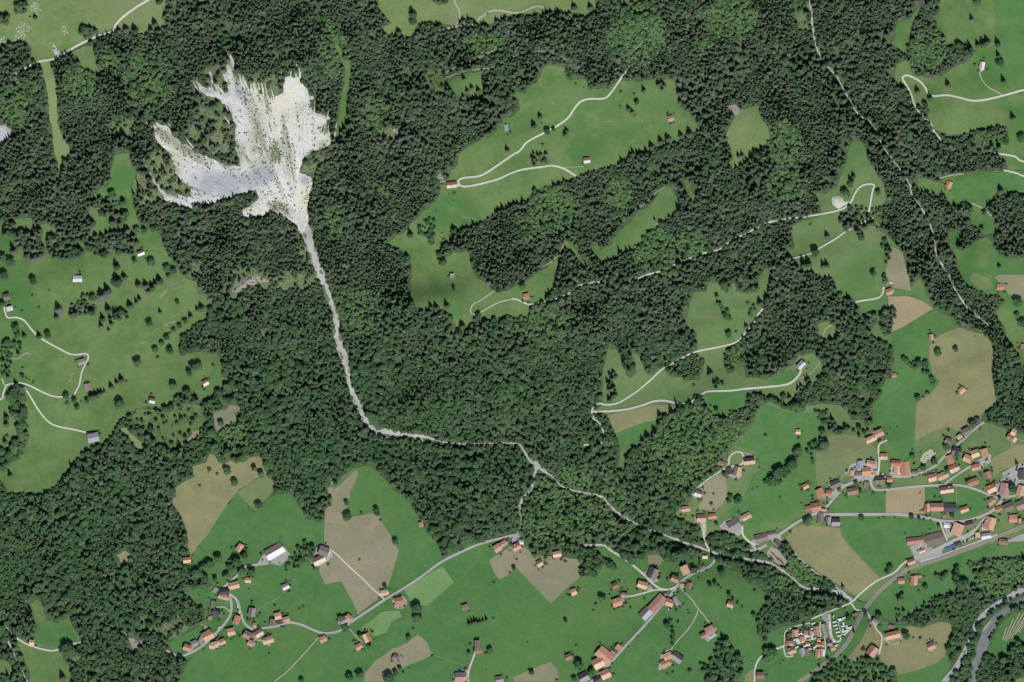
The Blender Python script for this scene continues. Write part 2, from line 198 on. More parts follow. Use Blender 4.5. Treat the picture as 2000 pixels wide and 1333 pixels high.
# tree groups standing in the open land: (kind mix, outline); mix = share of spruce
CLUMPS = [
 ('west', 0.9, [(22,0),(50,0),(52,22),(45,30),(30,22)]), ('west', 0.9, [(0,22),(14,25),(18,45),(8,50),(0,40)]),
 ('west', 0.7, [(158,52),(172,47),(190,58),(188,72),(176,78),(160,68)]),
 ('west', 0.9, [(0,410),(10,415),(25,432),(32,455),(18,468),(10,460),(8,440),(0,430)]),
 ('west', 0.9, [(30,462),(40,452),(55,455),(65,463),(70,440),(82,445),(83,465),(86,480),(80,500),(65,510),(55,505),(45,490),(32,480)]),
 ('west', 0.9, [(92,465),(108,458),(112,440),(140,430),(172,420),(180,435),(184,450),(175,465),(155,472),(120,475),(95,478)]),
 ('west', 0.8, [(95,485),(112,478),(125,482),(150,478),(163,495),(150,502),(125,508),(105,508),(95,498)]),
 ('west', 0.9, [(170,478),(185,463),(205,455),(215,452),(250,448),(262,462),(270,475),(258,490),(265,500),(250,505),(235,500),(225,492),(205,505),(185,500),(172,490)]),
 ('west', 0.9, [(178,388),(200,385),(215,377),(228,377),(232,390),(240,384),(247,392),(247,425),(235,432),(222,420),(210,425),(192,413),(178,408)]),
 ('west', 0.9, [(136,590),(150,583),(165,570),(180,575),(187,595),(185,610),(172,618),(155,615),(140,612)]),
 ('west', 0.9, [(220,615),(235,607),(250,605),(250,622),(238,630),(222,625)]),
 ('west', 0.3, [(15,755),(38,752),(46,770),(50,800),(57,830),(55,860),(40,888),(20,905),(8,918),(0,915),(0,890),(20,880),(30,860),(32,830),(20,800)]),
 ('west', 0.3, [(0,666),(47,666),(45,686),(25,703),(18,736),(12,745),(0,740)]),
 ('mid', 0.1, [(817,445),(830,425),(845,428),(857,440),(853,465),(842,475),(828,465),(818,460)]),
 ('mid', 0.9, [(1040,298),(1050,292),(1062,300),(1072,300),(1070,315),(1060,328),(1045,325),(1037,315)]),
 ('mid', 0.8, [(1287,160),(1298,160),(1299,182),(1285,180)]),
 ('right', 0.9, [(1797,202),(1806,198),(1816,215),(1812,226),(1800,215)]),
 ('right', 0.9, [(1637,430),(1640,405),(1655,398),(1668,385),(1675,400),(1690,405),(1708,412),(1705,440),(1690,450),(1665,455),(1645,445)]),
 ('right', 0.8, [(1643,375),(1652,370),(1660,382),(1655,388)]), ('right', 0.9, [(1655,350),(1665,340),(1672,350),(1662,370),(1655,368)]),
 ('right', 0.8, [(1725,470),(1732,465),(1740,485),(1735,515),(1728,518),(1724,495)]),
 ('right', 0.6, [(1722,530),(1730,528),(1731,555),(1724,553)]),
 ('right', 0.4, [(1722,615),(1735,600),(1752,610),(1740,640),(1736,660),(1725,655)]),
 ('right', 0.8, [(1695,612),(1708,608),(1709,640),(1700,645),(1693,628)]),
 ('right', 0.9, [(1869,480),(1880,462),(1890,455),(1905,465),(1900,478),(1885,490),(1873,492)]),
 ('right', 0.5, [(1393,573),(1400,572),(1402,592),(1394,585)]), ('right', 0.5, [(1402,592),(1412,590),(1432,625),(1430,634),(1420,628),(1408,608)]),
 ('right', 0.5, [(1405,550),(1412,545),(1425,555),(1420,570),(1408,568)]),
 ('right', 0.7, [(1457,592),(1468,586),(1478,592),(1475,610),(1465,620),(1458,605)]),
 ('right', 0.9, [(1186,735),(1193,722),(1204,735),(1204,752),(1202,782),(1190,785),(1184,765)]),
 ('right', 0.7, [(1392,745),(1400,742),(1416,744),(1415,760),(1402,762),(1396,770),(1391,765)]),
 ('right', 0.4, [(1457,795),(1458,778),(1470,768),(1487,766),(1488,778),(1470,790)]),
 ('right', 0.6, [(1548,772),(1560,758),(1575,740),(1588,742),(1582,760),(1565,775),(1553,777)]),
 ('right', 0.3, [(1545,795),(1560,783),(1574,785),(1570,800),(1555,804)]),
 ('right', 0.2, [(1590,805),(1610,797),(1622,802),(1630,830),(1640,845),(1625,848),(1615,835),(1600,820)]),
 ('right', 0.2, [(1640,838),(1650,832),(1668,838),(1690,835),(1702,842),(1690,856),(1670,848),(1650,848)]),
 ('village', 0.1, [(1500,940),(1512,930),(1530,910),(1545,903),(1552,880),(1562,872),(1567,885),(1562,905),(1545,920),(1525,945),(1505,950)]),
 ('village', 0.1, [(1574,870),(1590,862),(1605,855),(1620,865),(1620,878),(1605,882),(1592,890),(1592,912),(1582,905),(1576,885)]),
 ('village', 0.1, [(1760,693),(1775,700),(1790,708),(1810,708),(1818,722),(1810,735),(1795,720),(1775,715)]),
 ('village', 0.1, [(1815,735),(1832,738),(1830,755),(1820,752)]),
 ('village', 0.1, [(1890,825),(1896,818),(1902,822),(1898,838),(1892,835)]),
 ('south', 0.2, [(548,1103),(560,1090),(570,1085),(580,1062),(605,1058),(614,1070),(612,1095),(595,1100),(580,1112),(560,1118),(550,1112)]),
 ('south', 0.2, [(435,1128),(445,1105),(460,1092),(470,1092),(465,1105),(450,1122),(440,1132)]),
 ('south', 0.2, [(390,1105),(400,1095),(410,1098),(405,1112),(392,1114)]),
 ('south', 0.2, [(600,1000),(615,998),(633,1005),(632,1015),(622,1020),(608,1010)]),
 ('south', 0.2, [(1133,1110),(1145,1095),(1160,1100),(1175,1105),(1165,1122),(1148,1127),(1134,1125)]),
 ('south', 0.2, [(1303,1215),(1310,1210),(1315,1225),(1318,1245),(1314,1262),(1308,1265),(1311,1240)]),
 ('south', 0.1, [(1395,1255),(1410,1250),(1425,1255),(1430,1272),(1445,1280),(1450,1295),(1458,1310),(1440,1325),(1430,1333),(1380,1333),(1378,1315),(1365,1305),(1362,1295),(1375,1292),(1385,1300),(1392,1290),(1393,1270)]),
 ('south', 0.1, [(1450,1115),(1470,1098),(1490,1105),(1500,1130),(1500,1150),(1475,1142),(1455,1132)]),
 ('south', 0.1, [(1475,1212),(1482,1208),(1490,1235),(1500,1240),(1497,1252),(1482,1242)]),
 ('south', 0.1, [(1490,1270),(1500,1262),(1510,1270),(1508,1285),(1497,1292),(1488,1285)]),
 ('south', 0.3, [(1800,1185),(1812,1170),(1840,1163),(1845,1175),(1830,1200),(1815,1212),(1805,1230),(1800,1225)]),
 ('south', 0.2, [(1822,1120),(1835,1117),(1848,1122),(1845,1133),(1830,1132),(1822,1128)]),
 ('south', 0.2, [(1857,1122),(1864,1102),(1872,1105),(1870,1125),(1860,1132)]),
 ('south', 0.1, [(1756,1165),(1768,1160),(1774,1172),(1768,1182),(1757,1180)]), ('south', 0.2, [(1745,1190),(1765,1185),(1770,1198),(1755,1208),(1743,1200)]),
 ('south', 0.1, [(1580,1333),(1585,1325),(1600,1315),(1620,1300),(1625,1292),(1655,1287),(1670,1295),(1685,1283),(1700,1285),(1720,1292),(1735,1307),(1748,1315),(1752,1325),(1752,1333)]),
 ('south', 0.2, [(1865,1140),(1872,1133),(1885,1133),(1890,1145),(1875,1150)]),
 ('village', 0.2, [(1420,980),(1425,962),(1432,978),(1448,965),(1452,970),(1440,982),(1428,985)]),
]
# single trees (x, y, crown diameter in pixels, kind: s spruce, b broadleaf, u bush)
SINGLES = [(x, y, d, k) for t, L in {
 '00': [(1210,190,44,'s'),(1180,240,40,'s'),(1055,240,50,'s'),(1240,15,40,'s'),(275,135,28,'s'),(235,130,20,'u'),(635,255,40,'s'),(985,235,50,'s'),(930,245,36,'s')],
 '10': [(1225,110,52,'s'),(1225,170,60,'b'),(1115,255,46,'s'),(1430,12,55,'s'),(1470,10,40,'s'),(1400,5,36,'s'),(1625,622,26,'s'),(1650,715,30,'s'),(1685,690,30,'s'),(1738,712,36,'s'),(1965,1180,36,'s'),(1810,105,20,'u'),(1525,565,28,'s'),(1385,600,26,'u'),(1580,545,22,'u'),(1640,520,26,'u'),(1685,1110,50,'b'),(1900,960,50,'b')],
 '20': [(485,58,38,'s'),(612,60,40,'s'),(172,985,38,'s'),(218,912,36,'s'),(232,966,18,'u'),(275,1032,50,'b'),(325,1015,34,'b'),(425,1025,32,'s'),(414,1056,30,'s'),(238,1132,24,'u'),(212,1126,12,'u'),(848,838,22,'u'),(912,855,34,'s'),(938,880,36,'s'),(960,905,26,'u'),(975,802,44,'b'),(1030,712,30,'s'),(955,735,20,'u'),(852,718,26,'u'),(1320,1062,38,'s'),(1390,1052,56,'s'),(1895,1188,28,'s'),(1800,1218,26,'s'),(1770,1225,26,'s'),(1850,1210,18,'u'),(500,655,20,'u'),(560,690,14,'u'),(96,722,20,'u'),(1090,1150,40,'s'),(1162,1110,44,'s'),(1218,1090,52,'s'),(1020,990,12,'u')],
 '30': [(1592,155,34,'s'),(1795,345,36,'s'),(1640,355,34,'s'),(1680,350,44,'s'),(1712,335,44,'s'),(1800,440,36,'s'),(1812,492,66,'b'),(1840,640,38,'s'),(1408,668,42,'s'),(1168,718,38,'s'),(1268,770,36,'s'),(1052,700,50,'s'),(1915,930,42,'s'),(1975,1080,70,'b'),(1448,520,28,'b'),(1630,8,52,'s'),(1465,4,18,'u'),(1860,1110,50,'b')],
 '01': [(105,635,48,'s'),(82,720,70,'b'),(35,825,62,'b'),(20,690,60,'b'),(260,865,56,'b'),(912,755,46,'s'),(1183,725,62,'b'),(1305,765,56,'b'),(1355,790,50,'b'),(1315,830,36,'b'),(795,985,66,'s'),(838,945,56,'s'),(915,870,70,'s'),(972,840,46,'s'),(1082,900,46,'s'),(1140,905,48,'s'),(1190,920,48,'s'),(1160,950,40,'s'),(1245,868,52,'s'),(1215,895,36,'s'),(1090,1010,32,'s'),(1065,1032,24,'s'),(1015,1062,50,'s'),(560,1130,40,'s'),(590,1120,44,'s'),(458,1090,56,'s'),(442,1150,38,'s'),(848,1095,48,'s'),(862,1158,28,'s'),(802,1165,36,'s'),(790,1220,32,'s'),(870,1202,26,'s'),(850,1252,24,'s'),(1388,1032,34,'b'),(1252,1110,30,'s'),(1166,1200,52,'b'),(120,1225,66,'b'),(135,1290,50,'b'),(188,1295,30,'s'),(305,1298,40,'s'),(375,1285,52,'b'),(20,1050,46,'b'),(254,978,20,'u'),(384,940,16,'u'),(306,1072,22,'u'),(176,1100,26,'u'),(1050,710,36,'b'),(1065,470,50,'b'),(1130,475,42,'b'),(1200,455,50,'b'),(880,405,56,'s'),(935,415,40,'s'),(915,345,46,'s'),(960,355,46,'s'),(962,245,44,'s'),(820,345,40,'s'),(1575,1080,50,'s'),(1540,1090,26,'s'),(1300,1305,46,'b'),(1360,1250,34,'b'),(1405,1215,40,'b'),(1450,1185,44,'b'),(1490,1145,36,'s'),(1430,1310,46,'b'),(1330,1280,30,'u'),(905,1145,46,'s')],
 '02': [(176,213,22,'u'),(178,282,36,'b'),(208,292,16,'u'),(228,304,14,'u'),(262,326,26,'u'),(517,435,50,'b'),(580,460,44,'b'),(525,490,32,'u'),(602,520,44,'b'),(634,474,18,'u'),(678,470,36,'b'),(718,440,46,'s'),(750,430,38,'s'),(775,418,34,'s'),(795,408,28,'s'),(817,398,20,'s'),(868,362,38,'s'),(910,326,28,'s'),(948,308,42,'s'),(988,322,22,'u'),(940,498,72,'b'),(1070,175,68,'b'),(1215,70,48,'b'),(1230,132,32,'u'),(1328,78,54,'b'),(1265,22,40,'b'),(1508,205,60,'b'),(1558,205,58,'b'),(1482,258,46,'b'),(1668,192,26,'u'),(1356,355,60,'b'),(1765,360,52,'b'),(125,342,34,'s'),(48,600,40,'s'),(50,655,42,'s'),(40,790,36,'s'),(55,745,30,'u'),(80,1055,32,'s'),(440,130,10,'u'),(490,130,10,'u'),(1775,1015,60,'b'),(1695,1042,30,'u'),(1835,1108,54,'b'),(1985,995,44,'b'),(1730,650,46,'b'),(1640,720,70,'b'),(1180,690,50,'b'),(1050,710,24,'u'),(1430,105,40,'b'),(1725,930,50,'b'),(1635,1010,36,'u'),(1560,1130,22,'u')],
 '12': [(225,930,46,'b'),(145,830,36,'b'),(80,900,60,'b'),(85,960,50,'b'),(38,1045,54,'b'),(108,1030,50,'b'),(165,1172,50,'b'),(25,1290,56,'b'),(580,1240,38,'b'),(575,1282,30,'b'),(710,1270,36,'b'),(940,1325,36,'b'),(620,1110,36,'b'),(555,1120,50,'b'),(230,1165,20,'u'),(225,810,40,'s')],
 '11': [(1208,505,40,'s'),(1465,540,26,'u'),(1275,460,26,'b'),(1545,468,44,'s'),(1430,470,14,'u'),(1455,488,16,'u'),(1405,318,18,'u'),(1542,236,14,'u'),(1548,937,28,'b'),(1368,1072,32,'s'),(1410,1075,40,'s'),(1492,1062,40,'s'),(1460,715,64,'b'),(1490,590,50,'b'),(1740,1140,50,'b'),(1895,935,44,'b'),(1614,1220,46,'s')],
 '21': [(85,912,50,'b'),(178,148,26,'s'),(920,360,30,'s'),(950,355,12,'u'),(480,670,32,'s'),(1115,385,16,'s'),(1655,895,70,'b'),(1690,1280,54,'b'),(1750,1262,24,'u'),(1830,1222,28,'s'),(1940,1040,44,'s'),(1895,930,70,'b'),(1790,840,70,'b'),(1820,885,60,'b')],
 '31': [(862,175,42,'b'),(600,175,56,'b'),(630,195,30,'b'),(332,425,24,'u'),(462,518,38,'s'),(368,640,64,'b'),(728,520,54,'b'),(185,600,40,'b'),(170,560,40,'b'),(820,810,46,'b'),(280,740,46,'s'),(320,738,46,'s'),(432,750,36,'s'),(462,745,38,'s'),(1808,755,32,'s'),(1690,330,40,'b'),(1118,1205,12,'u'),(1620,1298,16,'u'),(1950,1030,70,'b'),(1945,1128,46,'b'),(1985,1190,70,'b'),(1672,460,36,'b'),(1820,165,50,'s')],
 '22': [(1085,240,42,'b'),(1355,298,38,'b'),(1422,348,26,'u'),(1550,262,50,'s'),(1600,540,38,'b'),(1628,612,34,'s'),(1660,612,34,'s'),(1060,760,48,'s'),(1022,790,36,'s'),(1120,730,50,'s'),(1155,590,36,'s'),(1185,605,50,'b'),(1250,570,42,'s'),(1045,910,36,'s'),(1935,992,18,'u'),(1980,1108,34,'b'),(1880,1160,22,'u'),(1918,1142,16,'u'),(1575,1195,20,'u'),(1555,1272,30,'u'),(1660,1048,36,'b'),(1470,1240,40,'b'),(1980,740,30,'u'),(1555,510,26,'u'),(905,920,46,'b'),(960,850,46,'b'),(960,890,50,'b')],
 '32': [(1330,98,60,'b'),(1465,62,44,'b'),(20,460,52,'b'),(118,440,50,'b'),(168,448,30,'s'),(238,520,110,'b'),(235,855,60,'b'),(190,970,80,'b'),(80,1040,90,'b'),(40,1100,80,'b'),(1172,455,46,'b'),(1215,440,22,'u'),(1250,410,36,'u'),(1130,908,40,'b'),(1130,855,22,'u'),(1300,948,54,'b'),(1192,875,16,'u'),(1218,985,40,'b'),(430,722,56,'b'),(440,815,80,'b'),(1410,700,26,'u'),(1012,675,16,'u'),(955,685,14,'u'),(1590,640,50,'b'),(1945,962,26,'s'),(688,1120,36,'b'),(555,1165,36,'b'),(1395,830,50,'b'),(1395,1010,36,'b'),(1480,890,50,'b'),(1210,1045,20,'u'),(1555,1105,30,'b'),(1745,1000,26,'u'),(1700,800,20,'u'),(1740,1190,30,'u'),(1910,1150,60,'b'),(820,1195,24,'u'),(915,1190,24,'u'),(1188,1188,16,'u'),(95,1225,22,'u'),(260,1270,18,'u'),(465,1270,24,'u'),(945,1135,40,'b'),(870,1140,30,'u'),(720,1180,36,'b'),(590,1190,24,'u'),(1770,1190,26,'u'),(1660,1040,22,'u'),(1810,1230,26,'b'),(1500,345,16,'u'),(1480,405,30,'u'),(1010,265,26,'u'),(1660,690,20,'u')],
 '03': [(1700,370,64,'b'),(1640,420,70,'b'),(1580,430,50,'b'),(1680,530,36,'b'),(1910,345,56,'b'),(1540,490,76,'b'),(1600,520,60,'b'),(1895,475,70,'b'),(1970,470,60,'b'),(490,1300,50,'s'),(1810,290,24,'u'),(1945,605,16,'u'),(1715,850,26,'u'),(1970,710,30,'u'),(1915,290,26,'u'),(1790,380,30,'u'),(1850,400,70,'b'),(1590,1080,20,'u'),(1940,850,30,'u'),(540,1090,110,'b'),(590,1130,80,'b'),(495,1100,60,'b')],
 '13': [(710,38,66,'b'),(822,12,26,'u'),(945,10,46,'b'),(975,70,28,'u'),(1090,242,46,'b'),(808,375,22,'u'),(1010,595,36,'b'),(1262,755,76,'b'),(1265,835,76,'b'),(1228,916,22,'u'),(1190,985,40,'b'),(910,937,24,'u'),(885,1052,42,'b'),(830,1075,30,'b'),(925,1005,18,'u'),(695,910,60,'b'),(815,975,36,'b'),(1375,1132,26,'u'),(1665,1105,30,'b'),(1830,1090,48,'b'),(1805,1108,30,'u'),(812,1268,64,'b'),(730,1290,60,'b'),(360,1325,44,'b'),(1040,1315,80,'b'),(1092,1262,40,'b'),(1125,1225,34,'b'),(1150,1255,24,'u'),(1195,1225,16,'u'),(1858,557,20,'u'),(1857,835,20,'u'),(150,732,24,'u'),(345,760,26,'u'),(372,742,24,'u'),(105,1110,22,'u'),(1802,1235,14,'u'),(1665,875,24,'s'),(1690,870,26,'s'),(1712,862,28,'s'),(1732,866,22,'s'),(1752,860,20,'s'),(1775,852,20,'s'),(1800,842,20,'s'),(460,435,40,'b'),(660,830,40,'b'),(640,850,24,'u'),(1985,475,20,'u')],
 '23': [(182,345,44,'b'),(262,362,30,'u'),(418,388,26,'u'),(535,385,40,'b'),(325,368,26,'u'),(15,448,36,'b'),(38,370,20,'u'),(210,455,16,'u'),(65,318,16,'u'),(710,685,60,'b'),(655,725,26,'u'),(762,648,18,'u'),(778,612,20,'u'),(840,542,26,'u'),(420,852,32,'b'),(124,1022,18,'u'),(505,1045,24,'u'),(980,975,18,'u'),(905,1055,16,'u'),(890,715,26,'u'),(925,750,20,'u'),(865,745,26,'u'),(790,740,30,'u'),(830,755,30,'u'),(635,770,18,'u'),(1338,725,22,'u'),(1298,862,26,'u'),(1385,795,16,'u'),(1375,770,16,'u'),(1645,485,56,'b'),(1548,575,34,'b'),(1590,568,34,'b'),(1615,580,26,'u'),(1632,598,18,'u'),(1698,658,36,'b'),(1725,685,30,'b'),(1765,715,30,'u'),(1802,745,24,'u'),(1895,620,30,'u'),(1890,808,36,'b'),(1948,945,42,'b'),(1460,520,16,'u'),(155,1255,42,'b'),(520,1195,70,'b'),(620,1255,54,'b'),(490,1310,40,'b'),(350,1318,26,'u'),(1390,1240,34,'u'),(1255,1255,24,'u'),(1215,1270,24,'u'),(520,1150,24,'u'),(770,420,60,'b'),(800,440,40,'b'),(880,340,80,'b'),(930,380,70,'b'),(1010,350,60,'b'),(1290,350,110,'b'),(1330,320,80,'b'),(1415,455,40,'b'),(1470,410,30,'u'),(1405,370,24,'u'),(1145,520,30,'u'),(1160,490,24,'u'),(1240,760,24,'u'),(1285,770,24,'u'),(1985,1090,60,'b'),(1610,380,40,'b'),(1600,100,30,'b'),(1410,35,24,'u'),(1210,890,44,'b'),(1245,850,26,'u')],
 '33': [(175,158,28,'u'),(732,50,44,'b'),(868,52,20,'u'),(905,46,20,'u'),(990,42,18,'u'),(1125,42,40,'b'),(1180,52,30,'b'),(1220,60,24,'u'),(1268,65,20,'u'),(950,440,50,'b'),(930,470,36,'b'),(1335,115,26,'b'),(1440,30,40,'b'),(1230,590,44,'b'),(1178,620,22,'u'),(585,585,24,'s'),(672,940,22,'b'),(470,1155,26,'b'),(400,1210,22,'b'),(340,1265,24,'u'),(570,1125,18,'u'),(630,840,40,'b'),(765,805,36,'b'),(865,815,50,'b'),(1080,970,56,'b'),(1135,985,18,'u'),(1190,985,28,'u'),(120,1165,18,'u'),(95,1190,16,'u'),(745,1075,34,'u'),(980,1255,56,'b'),(1525,238,16,'u'),(1555,230,16,'u'),(1765,125,30,'b'),(1800,75,26,'u'),(300,80,60,'b'),(330,60,46,'b'),(590,990,34,'u'),(600,760,24,'u'),(1860,690,34,'b'),(1650,900,50,'b'),(1610,1010,60,'b'),(1600,960,40,'b'),(1570,1060,40,'b'),(560,115,26,'u'),(280,880,26,'u'),(255,930,24,'u'),(310,990,20,'u'),(360,980,18,'u'),(345,1010,18,'u'),(240,975,18,'u'),(30,1100,90,'b'),(10,1140,80,'b'),(380,880,20,'u'),(330,1030,20,'u'),(1640,640,60,'b'),(1510,570,90,'b'),(1545,555,60,'b')],
}.items() for (x, y, d, k) in [(TILE[t][0] + a / 4.0, TILE[t][1] + b / 4.0, c / 4.0, e) for a, b, c, e in L]]

